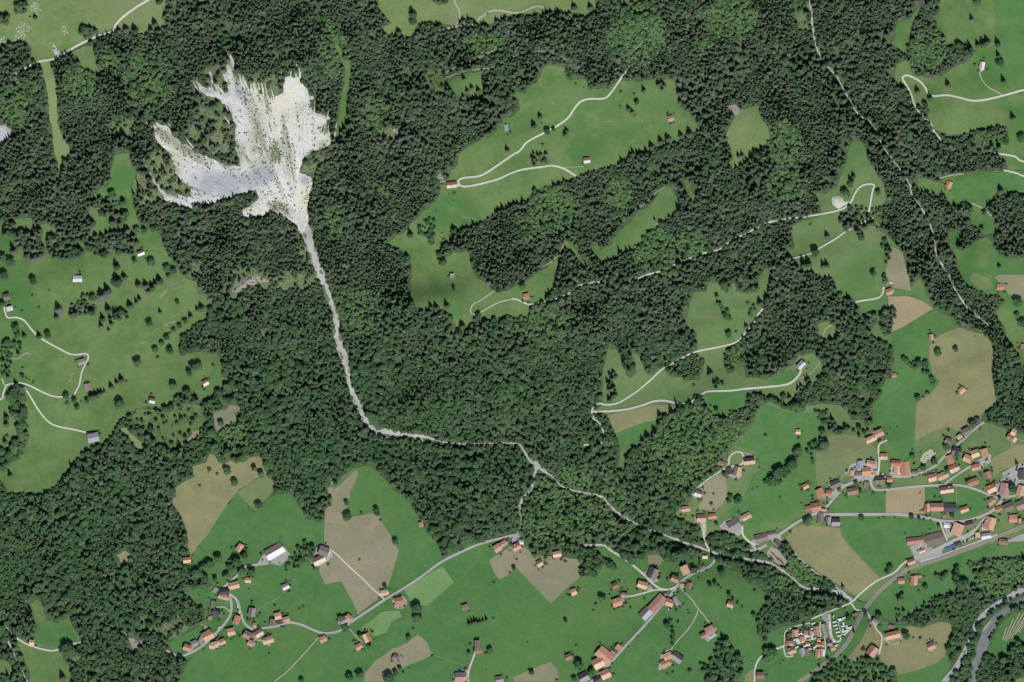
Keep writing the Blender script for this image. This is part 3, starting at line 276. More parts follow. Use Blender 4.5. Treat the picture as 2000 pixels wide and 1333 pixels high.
# roads, lanes and tracks: (kind, width in px, points)
ROADS = [
 ('greytrack', 2.4, tl('20', [(1070,305),(1000,350),(930,440),(915,520),(885,565)])),
 ('lane', 4.6, tl('00', [(-400,560),(0,575),(130,580),(170,550),(300,485),(430,460),(530,400),(600,360),(690,315),(760,285),(880,245),(900,200),(960,135),(1060,60),(1160,0),(1400,-150)])),
 ('track', 3.4, tl('10', [(1540,-200),(1550,0),(1590,90),(1580,165),(1560,195)])),
 ('track', 4.0, tl('10', [(1430,245),(1560,210),(1690,195),(1750,140),(1830,90),(1920,85),(2000,100),(2070,95),(2190,50),(2250,62)])),
 ('greytrack', 3.6, tl('10', [(1930,340),(1840,405),(1700,470),(1600,510),(1510,550),(1472,585),(1500,605),(1580,570),(1700,545),(1830,535),(1900,505),(2000,450),(2130,410),(2280,405),(2370,440),(2460,490),(2520,535)])),
 ('lane', 3.8, tl('20', [(890,560),(860,600),(820,660),(770,730),(720,770),(600,775),(530,800),(480,860),(440,920),(360,980),(250,1040),(120,1110),(60,1180),(0,1215),(-170,1332),(-260,1377),(-380,1392),(-420,1417),(-400,1452),(-340,1457),(-200,1427),(-100,1397),(0,1352),(90,1325),(240,1305),(310,1295),(380,1310),(430,1332),(500,1378)])),
 ('track', 1.6, tl('20', [(410,1308),(480,1306),(560,1302)])),
 ('track', 3.2, tl('11', [(1870,935),(1760,1010),(1700,1045),(1675,1085),(1690,1120),(1740,1115),(1820,1070),(1900,1030),(2000,1005)])),
 ('lane', 3.3, tl('21', [(0,1005),(40,1010),(120,1045),(170,1045),(270,1020),(330,1010),(420,975),(480,945),(510,910),(560,890),(660,875),(810,875),(950,860),(1040,820),(1190,780),(1320,715),(1510,645),(1600,625),(1720,550),(1850,480),(2000,410),(2120,380),(2230,370),(2400,345),(2560,310),(2640,260),(2680,180),(2720,130),(2770,110),(2828,115),(2815,170),(2795,290),(2785,330)])),
 ('track', 2.8, tl('21', [(440,550),(400,590),(360,660),(300,720),(240,750)])), ('greytrack', 3.2, tl('21', [(1310,40),(1200,125),(1130,170),(1070,230),(1010,280),(900,335),(820,390)])),
 ('lane', 3.4, tl('31', [(195,690),(330,650),(400,610),(520,540),(590,490),(660,450),(780,390),(830,370)])),
 ('lane', 3.4, tl('31', [(905,910),(890,970),(850,1000),(760,1015),(690,1030),(670,1060),(675,1180)])),
 ('track', 2.6, tl('31', [(520,1195),(450,1240),(430,1290)])),
 ('lane', 3.2, tl('22', [(1960,-250),(1920,-200),(1880,-120),(1820,-60),(1760,5),(1660,40),(1440,85),(1310,145),(1240,185),(1170,225),(1100,290),(1020,360),(940,420),(830,485),(740,500),(680,490),(640,515),(622,560),(640,610),(690,650),(715,720),(715,790),(640,805),(560,815)])),
 ('lane', 4.0, tl('22', [(630,555),(760,550),(900,535),(1030,500),(1100,475),(1190,468),(1300,490),(1390,485),(1480,420),(1540,395),(1700,390),(1830,375),(2000,360),(2130,345),(2190,320),(2240,270),(2260,230)])),
 ('track', 1.8, tl('32', [(235,295),(320,260),(390,190),(410,150)])),
 ('lane', 4.0, tl('30', [(1360,1110),(1290,1020),(1270,970),(1200,900),(1150,830),(1110,720),(1070,650),(1050,610),(1080,590),(1130,605),(1190,640),(1230,690),(1250,730),(1290,752),(1400,745),(1500,765),(1600,788),(1700,780),(1830,750),(1940,720),(2000,705),(2400,640)])),
 ('track', 2.6, tl('30', [(1830,742),(1720,680),(1670,620),(1650,560)])),
 ('lane', 3.6, tl('30', [(1700,1180),(1800,1200),(1930,1225),(2000,1265),(2300,1320)])),
 ('lane', 3.4, tl('31', [(1840,0),(1870,5),(1950,25),(2000,45),(2300,120)])), ('track', 2.8, tl('31', [(1590,255),(1680,300),(1755,362)])),
 ('track', 3.2, tl('30', [(965,1235),(1000,1215),(1100,1220),(1160,1235)])), ('track', 2.6, tl('31', [(1340,60),(1450,35),(1530,28)])),
 ('lane', 3.4, tl('01', [(30,1060),(40,1110),(60,1150),(130,1150),(190,1175),(240,1235),(290,1290),(350,1332),(450,1387),(540,1432),(600,1440),(670,1432),(690,1452),(680,1492),(640,1572),(620,1672),(590,1732),(560,1767),(430,1767),(330,1732),(230,1682),(160,1662),(110,1667),(50,1682),(20,1762),(0,1792),(-300,1950)])),
 ('lane', 3.4, tl('02', [(120,335),(190,370),(240,440),(300,540),(370,625),(440,665),(560,690),(690,720)])), ('track', 3.4, tl('02', [(45,350),(28,330),(15,290)])),
 ('track', 2.0, tl('02', [(90,140),(140,135),(200,95),(240,105)])),
 ('lane', 3.4, tl('03', [(20,870),(80,940),(150,1000),(250,1050),(400,1085),(480,1065),(550,1035),(640,1020),(655,990)])),
 ('road', 4.8, tl('03', [(1300,1085),(1400,1125),(1470,1110),(1560,1060),(1660,975),(1750,880),(1800,800),(1808,720),(1790,660),(1745,605),(1780,560),(1850,500),(1900,435),(2000,415),(2060,405)])),
 ('road', 4.8, tl('03', [(1790,640),(1850,690),(1880,790),(1910,870),(1960,910),(2000,915),(2150,895),(2260,865),(2350,880),(2430,915),(2510,945),(2590,945),(2660,925),(2760,850),(2850,790),(3000,690),(3150,600),(3300,500),(3450,390),(3580,325),(3700,270),(3800,235),(3920,205),(4030,180)])),
 ('track', 2.8, tl('03', [(1690,745),(1750,745),(1795,775)])),
 ('track', 2.6, tl('13', [(515,950),(400,1080),(250,1240),(140,1332),(20,1480)])),
 ('lane', 3.2, tl('13', [(530,262),(610,315),(720,420),(830,520),(900,590),(1000,680)])), ('track', 2.8, tl('13', [(730,915),(790,980),(830,1020)])),
 ('lane', 3.6, tl('13', [(1715,1090),(1690,1160),(1660,1250),(1660,1340),(1670,1480)])), ('track', 2.8, tl('13', [(-60,1005),(0,1002),(70,1010),(110,1050)])),
 ('footpath', 1.3, tl('13', [(1385,1118),(1480,1145),(1560,1175),(1650,1205)])), ('footpath', 1.2, tl('13', [(222,620),(170,670),(60,730),(10,770)])),
 ('greytrack', 3.6, tl('23', [(50,-60),(60,0),(75,90),(60,130),(40,170)])),
 ('lane', 4.2, tl('23', [(560,265),(640,260),(720,262),(770,300),(850,350),(960,430),(1040,500),(1100,560),(1160,600),(1230,608),(1290,580)])),
 ('road', 5.2, tl('23', [(600,1345),(660,1290),(740,1210),(840,1100),(950,980),(1060,860),(1160,740),(1240,650),(1290,580),(1330,540),(1400,490),(1500,450),(1560,410),(1610,340),(1660,300),(1720,295),(1800,300),(1900,300),(1990,260)])),
 ('lane', 3.0, tl('23', [(860,670),(970,650),(1060,625),(1130,610),(1200,612)])),
 ('track', 2.6, tl('23', [(1320,600),(1400,680),(1450,750),(1500,810),(1550,880)])), ('track', 2.6, tl('23', [(1455,765),(1430,830),(1380,910),(1290,1010),(1240,1080)])),
 ('lane', 3.6, tl('23', [(2120,1050),(2000,1100),(1930,1150),(1900,1220),(1895,1300),(1890,1480)])),
 ('lane', 3.4, tl('23', [(1500,90),(1500,200),(1530,280),(1570,320)])),
 ('lane', 3.2, tl('22', [(1440,1155),(1540,1075),(1680,980),(1700,910),(1740,872),(1790,872),(1812,920),(1780,970),(1680,985)])), ('track', 2.2, tl('22', [(1800,872),(1860,885),(1900,920)])),
 ('lane', 3.6, tl('23', [(1800,110),(1805,180),(1850,230),(1900,260)])),
 ('road', 5.0, tl('33', [(60,200),(100,170),(250,70),(380,10),(420,-2),(540,-135),(590,-196),(680,-236),(780,-258)])),
 ('road', 4.6, tl('32', [(770,1080),(800,1085),(810,1130),(850,1165),(1000,1155),(1200,1135),(1380,1130),(1500,1130),(1620,1160),(1720,1200),(1810,1230),(1900,1215),(2000,1200),(2300,1150)])),
 ('road', 4.4, tl('32', [(790,1078),(900,1062),(1080,1060),(1200,1030),(1300,980),(1380,900),(1460,830),(1560,740),(1640,670),(1690,635)])),
 ('road', 4.4, tl('32', [(1380,1120),(1430,1080),(1550,1000),(1680,920)])), ('lane', 3.4, tl('32', [(858,1065),(870,950),(865,820),(930,775)])),
 ('footpath', 1.2, tl('32', [(1740,650),(1850,710),(1940,755),(2000,780)])), ('footpath', 1.3, tl('32', [(395,1010),(520,945),(640,880),(760,835)])), ('footpath', 1.2, tl('32', [(1473,1140),(1475,1280)])),
 ('road', 5.6, tl('33', [(390,25),(560,20),(800,20),(1000,20),(1200,40),(1350,70),(1500,75),(1620,50),(1740,0),(1800,-60),(1830,-90)])), ('lane', 3.2, tl('33', [(1345,75),(1370,150),(1400,225)])),
 ('road', 9.0, tl('33', [(1140,365),(1300,305),(1420,245),(1550,190),(1625,140)])), ('road', 4.4, tl('33', [(1610,160),(1650,100),(1700,40),(1740,-10)])),
 ('lane', 3.6, tl('33', [(1150,350),(1085,385),(1040,420),(980,480),(850,540),(720,640),(660,700),(580,740),(450,790),(340,838)])),
 ('lane', 3.4, tl('33', [(650,715),(690,765),(745,772),(775,790),(800,830),(850,920),(890,975),(880,1060),(865,1115)])), ('track', 2.4, tl('33', [(885,980),(910,990),(960,1030),(1020,1020),(1050,960)])), ('footpath', 1.2, tl('33', [(1020,1028),(1120,1030),(1240,1050)])), ('footpath', 1.2, tl('33', [(880,1060),(880,1150)])),
 ('lane', 2.8, tl('33', [(-20,1080),(40,1072),(120,1050),(130,1000),(135,940),(200,900),(330,868)])), ('lane', 2.4, tl('33', [(120,1050),(140,1130),(200,1125)])), ('lane', 3.0, tl('33', [(410,860),(405,930),(410,970),(330,1000),(240,1030)])), ('lane', 2.6, tl('33', [(440,975),(450,1060),(440,1120)])),
 ('lane', 2.4, tl('33', [(240,1060),(300,1070),(440,1075)])), ('lane', 3.6, tl('33', [(480,800),(485,880),(495,960),(520,1010),(560,1010),(575,975),(620,940),(650,905)])), ('track', 2.0, tl('33', [(550,860),(560,910),(580,965)])),
 ('highway', 10.5, tl('33', [(2400,420),(2000,600),(1850,690),(1740,760),(1660,830),(1620,900),(1590,990),(1540,1090),(1480,1200),(1400,1300),(1340,1380),(1300,1450)])),
]
RAIL = tl('33', [(60,1460),(240,1332),(400,1220),(530,1120),(620,1020),(680,900),(730,800),(800,700),(900,590),(1000,510),(1100,440),(1200,405),(1400,345),(1600,270),(1800,190),(2000,110),(2400,-60)])
# paved yards
YARDS = [('yard', 'concrete', p) for p in [
 tl('13', [(0,412),(60,330),(100,290),(180,230),(215,265),(265,330),(270,350),(190,420),(120,405),(50,420)]),
 tl('13', [(440,360),(460,300),(500,255),(540,258),(580,300),(600,335),(570,375),(510,425),(470,430),(445,400)]),
 tl('23', [(0,210),(40,155),(60,190),(90,235),(60,262),(0,260)]),
 tl('22', [(1400,1200),(1440,1160),(1490,1150),(1490,1200),(1460,1230),(1420,1225)]),
 tl('22', [(1675,985),(1730,970),(1790,975),(1795,1060),(1760,1090),(1690,1050)]),
 tl('23', [(1620,110),(1660,70),(1720,50),(1790,110),(1800,160),(1770,190),(1720,170),(1630,130)]),
 tl('23', [(1470,80),(1515,80),(1520,140),(1510,210),(1490,190)]),
 tl('33', [(-140,230),(-60,180),(20,150),(100,190),(110,260),(70,270),(20,215),(-60,230),(-100,300),(-130,270)]),
 tl('32', [(620,1020),(640,970),(690,950),(740,930),(850,940),(860,1050),(800,1080),(700,1085),(650,1090),(640,1060)]),
 tl('32', [(1650,930),(1720,880),(1745,890),(1740,950),(1680,985),(1650,965)]),
 tl('32', [(1775,1110),(1840,1070),(1830,1030),(1900,990),(1960,960),(2000,950),(2000,1130),(1930,1130),(1850,1100),(1810,1120),(1800,1230),(1785,1200)]),
 tl('33', [(1110,270),(1230,240),(1290,290),(1240,330),(1160,350),(1140,350)]),
 tl('33', [(1370,90),(1430,85),(1440,190),(1400,210),(1380,140)]),
 tl('32', [(950,1050),(955,990),(980,960),(1100,950),(1120,1050),(1040,1062)]),
 tl('33', [(420,810),(475,795),(490,900),(500,960),(515,1010),(470,1010),(440,900)]),
 tl('32', [(1370,910),(1400,860),(1430,850),(1420,890),(1390,920)]),
 tl('13', [(1060,680),(1090,650),(1140,650),(1180,685),(1180,730),(1140,760),(1090,755),(1070,720)]),
 tl('13', [(1540,1290),(1560,1240),(1640,1225),(1665,1250),(1660,1332),(1550,1332)]),
 tl('33', [(1200,385),(1170,390),(1160,350),(1300,305),(1360,290),(1362,325)]),
 tl('23', [(1030,480),(1080,420),(1140,480),(1150,540),(1100,560)]),
 tl('23', [(1470,960),(1530,890),(1560,880),(1612,950),(1530,1018)]),
 tl('23', [(1140,1230),(1160,1120),(1230,1070),(1260,1085),(1240,1140),(1210,1220),(1165,1240)]),
 tl('32', [(440,1180),(540,1110),(600,1120),(560,1190),(470,1240),(430,1230)]),
 tl('33', [(1820,230),(1880,215),(1990,170),(2000,190),(1890,235),(1840,260)]),
]]
YARDS += [('yard', 'gravel', p) for p in [
 tl('33', [(-10,320),(20,270),(90,300),(150,390),(140,420),(60,400),(0,350)]),
 tl('03', [(1560,870),(1610,890),(1680,950),(1660,975),(1610,930)]),
 tl('20', [(1690,830),(1740,815),(1780,850),(1775,890),(1745,910),(1700,880)]),
 tl('11', [(1410,50),(1445,20),(1465,75),(1490,95),(1430,95)]),
]]
YARDS += [('cemetery', 'worn', tl('32', [(1185,930),(1205,890),(1265,835),(1310,880),(1275,915),(1215,958)]))]
# torrents (x, y, width)
STREAMS = [
 tl('11', [(365,320,80),(385,440,74),(425,560,46),(455,680,46),(505,820,46),(555,920,34),(598,1060,32),(628,1180,42),(640,1332,40),(680,1432,46),(710,1552,32),(730,1662,18),(770,1772,34),(800,1842,46),(840,1922,26),(890,2002,28),(960,2037,36),(1080,2057,34),(1200,2067,26),(1300,2077,22),(1420,2112,8),(1600,2135,8),(2000,2132,9),(2070,2160,14),(2130,2252,16),(2200,2312,36),(2300,2382,13),(2400,2472,12),(2530,2512,11),(2690,2547,13),(2760,2612,13),(2800,2657,13),(2850,2690,10),(3000,2780,10),(3150,2830,12),(3240,2870,13),(3340,2905,15),(3450,2940,13),(3600,2995,14),(3750,3025,14),(4000,3065,14),(4090,3112,16),(4160,3162,16),(4220,3212,16),(4290,3262,18),(4420,3277,24),(4530,3292,24),(4610,3332,20),(4665,3366,16)]),
 tl('22', [(200,985,20),(150,1150,18),(90,1220,22),(60,1332,14)]),
 tl('33', [(200,310,5),(240,360,9),(330,440,12),(400,490,9),(500,560,10),(600,640,12),(660,680,10)]),
 tl('30', [(340,-300,14),(330,0,16),(345,80,18),(345,180,12),(360,300,14),(400,420,14),(460,520,13),(530,590,12),(580,680,10),(640,780,12),(695,885,10),(800,960,7),(860,1060,9),(900,1150,10),(940,1200,10),(970,1250,8),(1030,1320,10),(1070,1382,9),(1110,1452,14),(1125,1522,13),(1180,1600,6),(1230,1682,10),(1270,1762,13),(1300,1852,13),(1310,1962,12),(1350,2052,14),(1410,2142,12),(1440,2220,8),(1480,2292,12),(1530,2362,14),(1570,2412,12),(1640,2472,9),(1740,2560,6)]),
 tl('03', [(60,1000,8),(110,1130,18),(160,1210,22),(190,1280,12),(240,1400,12)]),
 tl('00', [(1640,560,14),(1660,640,18),(1720,700,20),(1790,760,24)]),
 tl('01', [(1160,20,8),(1230,120,16),(1300,200,30),(1370,225,40)]),
 tl('12', [(120,-140,6),(180,-60,5),(220,-20,4)]),
]
STREAMS = STREAMS[:7] + [tl('11', [(470,690,8),(500,740,10),(530,800,9),(545,850,7),(560,910,8)]), tl('11', [(350,480,8),(390,560,10),(425,620,8),(450,690,7)]), tl('12', [(690,60,6),(715,130,8),(725,200,6),(730,290,5)]), tl('12', [(755,460,14),(790,520,16),(815,590,12),(850,650,8)]), tl('12', [(900,690,8),(990,755,20),(1050,765,16),(1080,750,8)]), tl('12', [(1280,740,10),(1300,770,12),(1305,800,6)]), tl('12', [(640,60,5),(655,120,8),(690,190,5)])]
RIVER = tl('33', [(2400,560,70),(2000,690,64),(1860,770,60),(1760,850,80),(1700,960,96),(1660,1080,92),(1620,1200,66),(1600,1332,56),(1585,1480,56)])
SCREE = [
 ('pale', [(450,105),(458,120),(455,140),(467,160),(482,170),(497,178),(512,188),(535,194),(555,182),(554,165),(560,150),(582,150),(585,160),(596,170),(607,187),(607,207),(620,222),(637,227),(641,245),(647,270),(645,282),(632,292),(605,296),(590,315),(585,335),(607,345),(611,362),(602,385),(600,412),(602,440),(592,456),(585,448),(575,438),(550,420),(530,413),(512,420),(495,425),(477,425),(475,412),(490,400),(505,388),(500,372),(482,375),(462,382),(435,390),(400,400),(377,395),(375,408),(357,405),(330,393),(318,385),(330,383),(370,385),(375,365),(355,353),(341,340),(340,325),(335,302),(315,288),(302,270),(302,250),(310,244),(322,247),(335,258),(350,275),(370,290),(392,303),(415,312),(440,322),(462,325),(470,318),(462,300),(458,270),(460,245),(450,220),(440,205),(425,192),(405,186),(392,178),(390,171),(400,170),(425,180),(440,188),(446,175),(440,145),(446,125)]),
 ('faint', [(472,548),(500,536),(518,542),(530,549),(515,553),(482,560),(458,572),(452,568)]),
 ('pale', [(768,252),(778,250),(783,258),(776,266),(770,262)]),
 ('grey', [(0,245),(12,244),(20,252),(18,270),(8,278),(0,276)]),
 ('faint', [(240,1232),(250,1243),(264,1250),(280,1252),(284,1257),(272,1264),(264,1276),(258,1268),(250,1250)]),
 ('grey', [(101,90),(105,88),(112,100),(119,105),(112,110),(106,104)]),
]
ROCKY = [[(62,5),(74,3),(82,12),(78,28),(68,32),(60,20)], [(30,55),(42,42),(60,48),(62,55),(50,72),(35,86),(26,80)], [(98,84),(104,82),(112,98),(121,104),(112,112),(104,106)], [(0,70),(10,72),(12,84),(0,86)], [(118,52),(128,50),(134,66),(122,74)]]
SCREE_GREY = [(375,330),(400,318),(430,324),(460,332),(480,338),(505,340),(520,352),(512,366),(485,372),(462,380),(435,387),(402,396),(380,390),(378,360)]
SCREE_SCRUB = [tl('10', [(100,1070),(150,1080),(215,1200),(200,1280),(130,1270),(100,1180)]), tl('11', [(85,250),(160,240),(250,290),(260,350),(180,320),(110,300)]), tl('10', [(480,1000),(560,960),(580,1020),(540,1060),(500,1040)]), tl('10', [(400,1180),(520,1150),(500,1240),(420,1300),(380,1260)])]
# young broadleaf stands in the forest
DECID = [(290,155,48,46),(212,120,16,22),(238,248,28,18),(155,160,32,30),(30,195,28,46),(735,225,26,30),(648,95,26,52),(950,88,42,20),(1245,60,52,64),(1425,35,50,36),(1375,85,15,12),(1535,285,30,46),(1812,98,40,36),(1935,275,36,13),(1535,360,36,32),(1085,412,44,44),(1040,440,26,26),(1210,385,24,40),(1280,490,46,48),(1055,635,60,34),(655,435,20,28),(748,375,10,14),(705,610,46,40),(1365,865,90,78),(1130,960,92,44),(1130,1030,100,34),(1440,700,16,16),(450,850,30,28),(1700,430,26,20),(1350,480,40,26),(1560,1120,50,40),(1950,1120,60,40)]
THIN = [
 [(268,335),(285,318),(305,290),(338,305),(342,345),(375,365),(372,385),(330,395),(318,385),(300,398),(264,403),(258,383)],
 [(270,1205),(300,1198),(345,1203),(360,1215),(380,1225),(345,1245),(325,1245),(300,1235),(270,1235)],
 [(338,458),(360,460),(360,475),(348,482)], [(357,515),(372,505),(388,515),(395,535),(380,545),(362,535)],
 [(440,540),(470,520),(500,525),(540,535),(600,530),(618,545),(602,566),(550,566),(500,570),(450,585),(430,575)],
 [(388,195),(410,185),(440,215),(455,245),(450,300),(420,300),(385,285),(365,265),(372,230)],
 [(395,140),(425,120),(440,150),(436,182),(420,172),(400,160)], [(490,150),(520,135),(548,150),(548,182),(530,190),(505,178)],
 [(590,300),(630,296),(632,315),(618,330),(605,340),(590,335)], [(212,240),(235,228),(262,236),(258,258),(235,268),(214,262)],
 [(560,440),(585,450),(600,475),(610,520),(600,530),(588,500),(575,470)], [(505,648),(520,640),(540,645),(530,655),(512,655)],
 [(655,240),(690,250),(700,262),(670,270),(650,262)], [(735,255),(770,245),(790,262),(775,275),(745,268)],
]
BANKS = [tl('11', [(350,260,120),(385,440,120),(425,560,90),(455,680,100),(500,820,100),(550,920,90),(596,1060,90),(626,1180,90),(640,1332,80),(680,1432,80),(710,1552,70),(740,1700,60)]),
         tl('30', [(335,-200,60),(330,0,60),(345,180,44),(400,420,40),(530,590,40)])]
BANKS = [[(p[0], p[1], p[2] / 4.0) for p in s] for s in BANKS]
RIDES = [(2.2, tl('10', [(75,200),(100,340),(150,410),(205,530)])), (2.4, tl('10', [(150,190),(230,380),(262,580)])), (2.0, tl('10', [(290,170),(330,280),(410,430)])), (2.2, tl('10', [(440,-20),(510,150),(590,190),(630,300),(660,400),(700,480)])),
 (2.0, tl('10', [(480,330),(540,415)])), (2.4, tl('10', [(1560,830),(1590,980),(1640,1100)])), (1.8, tl('20', [(390,180),(410,300),(405,400)])), (2.4, tl('20', [(1780,320),(1780,430),(1700,570),(1650,640),(1630,740)])), (2.0, tl('20', [(1600,230),(1700,320)])),
 (2.4, tl('30', [(800,240),(860,290),(960,350)])), (3.0, tl('30', [(900,830),(930,930),(960,1040)])), (2.0, tl('30', [(560,360),(540,470),(530,580)])), (1.8, tl('00', [(600,790),(640,860),(700,950)])), (1.8, tl('01', [(470,0),(490,80)])),
 (1.6, tl('31', [(1200,600),(1240,680),(1300,780)])), (1.6, tl('12', [(600,200),(625,420)])), (1.6, tl('12', [(740,600),(800,790)])), (2.0, tl('31', [(230,1080),(280,1170)]))]
WORN = [(2.6, tl('01', [(1250,990),(1280,955),(1310,930)])), (1.6, tl('01', [(1330,900),(1390,875),(1445,850)])), (2.0, tl('01', [(1340,945),(1370,925),(1430,900)])), (3.4, tl('01', [(1290,1215),(1330,1190),(1370,1180)])), (1.8, tl('01', [(1190,1265),(1220,1245),(1245,1225)])), (1.6, tl('01', [(1350,1140),(1400,1120)])), (1.8, tl('02', [(1055,50),(1080,30),(1150,0)])),
 (3.0, tl('02', [(540,330),(560,270),(580,240)])), (2.0, tl('02', [(690,880),(740,850),(790,815)])), (1.6, tl('01', [(480,930),(500,915),(530,905)])), (1.4, tl('20', [(320,800),(350,815),(370,820)])), (1.2, tl('20', [(215,600),(220,660),(250,710)])), (1.4, tl('20', [(700,955),(780,950)])), (1.6, tl('10', [(1250,30),(1330,65),(1400,90)])), (1.6, tl('00', [(530,0),(580,30),(610,45)])), (1.4, tl('00', [(395,100),(450,160)])), (2.4, tl('21', [(1110,430),(1170,400),(1230,360)])), (1.8, tl('11', [(1600,360),(1680,375),(1720,380)])), (1.6, tl('30', [(1630,305),(1665,325)])), (2.2, tl('30', [(1700,370),(1760,340),(1820,350)])), (1.4, tl('31', [(830,930),(870,915)]))]
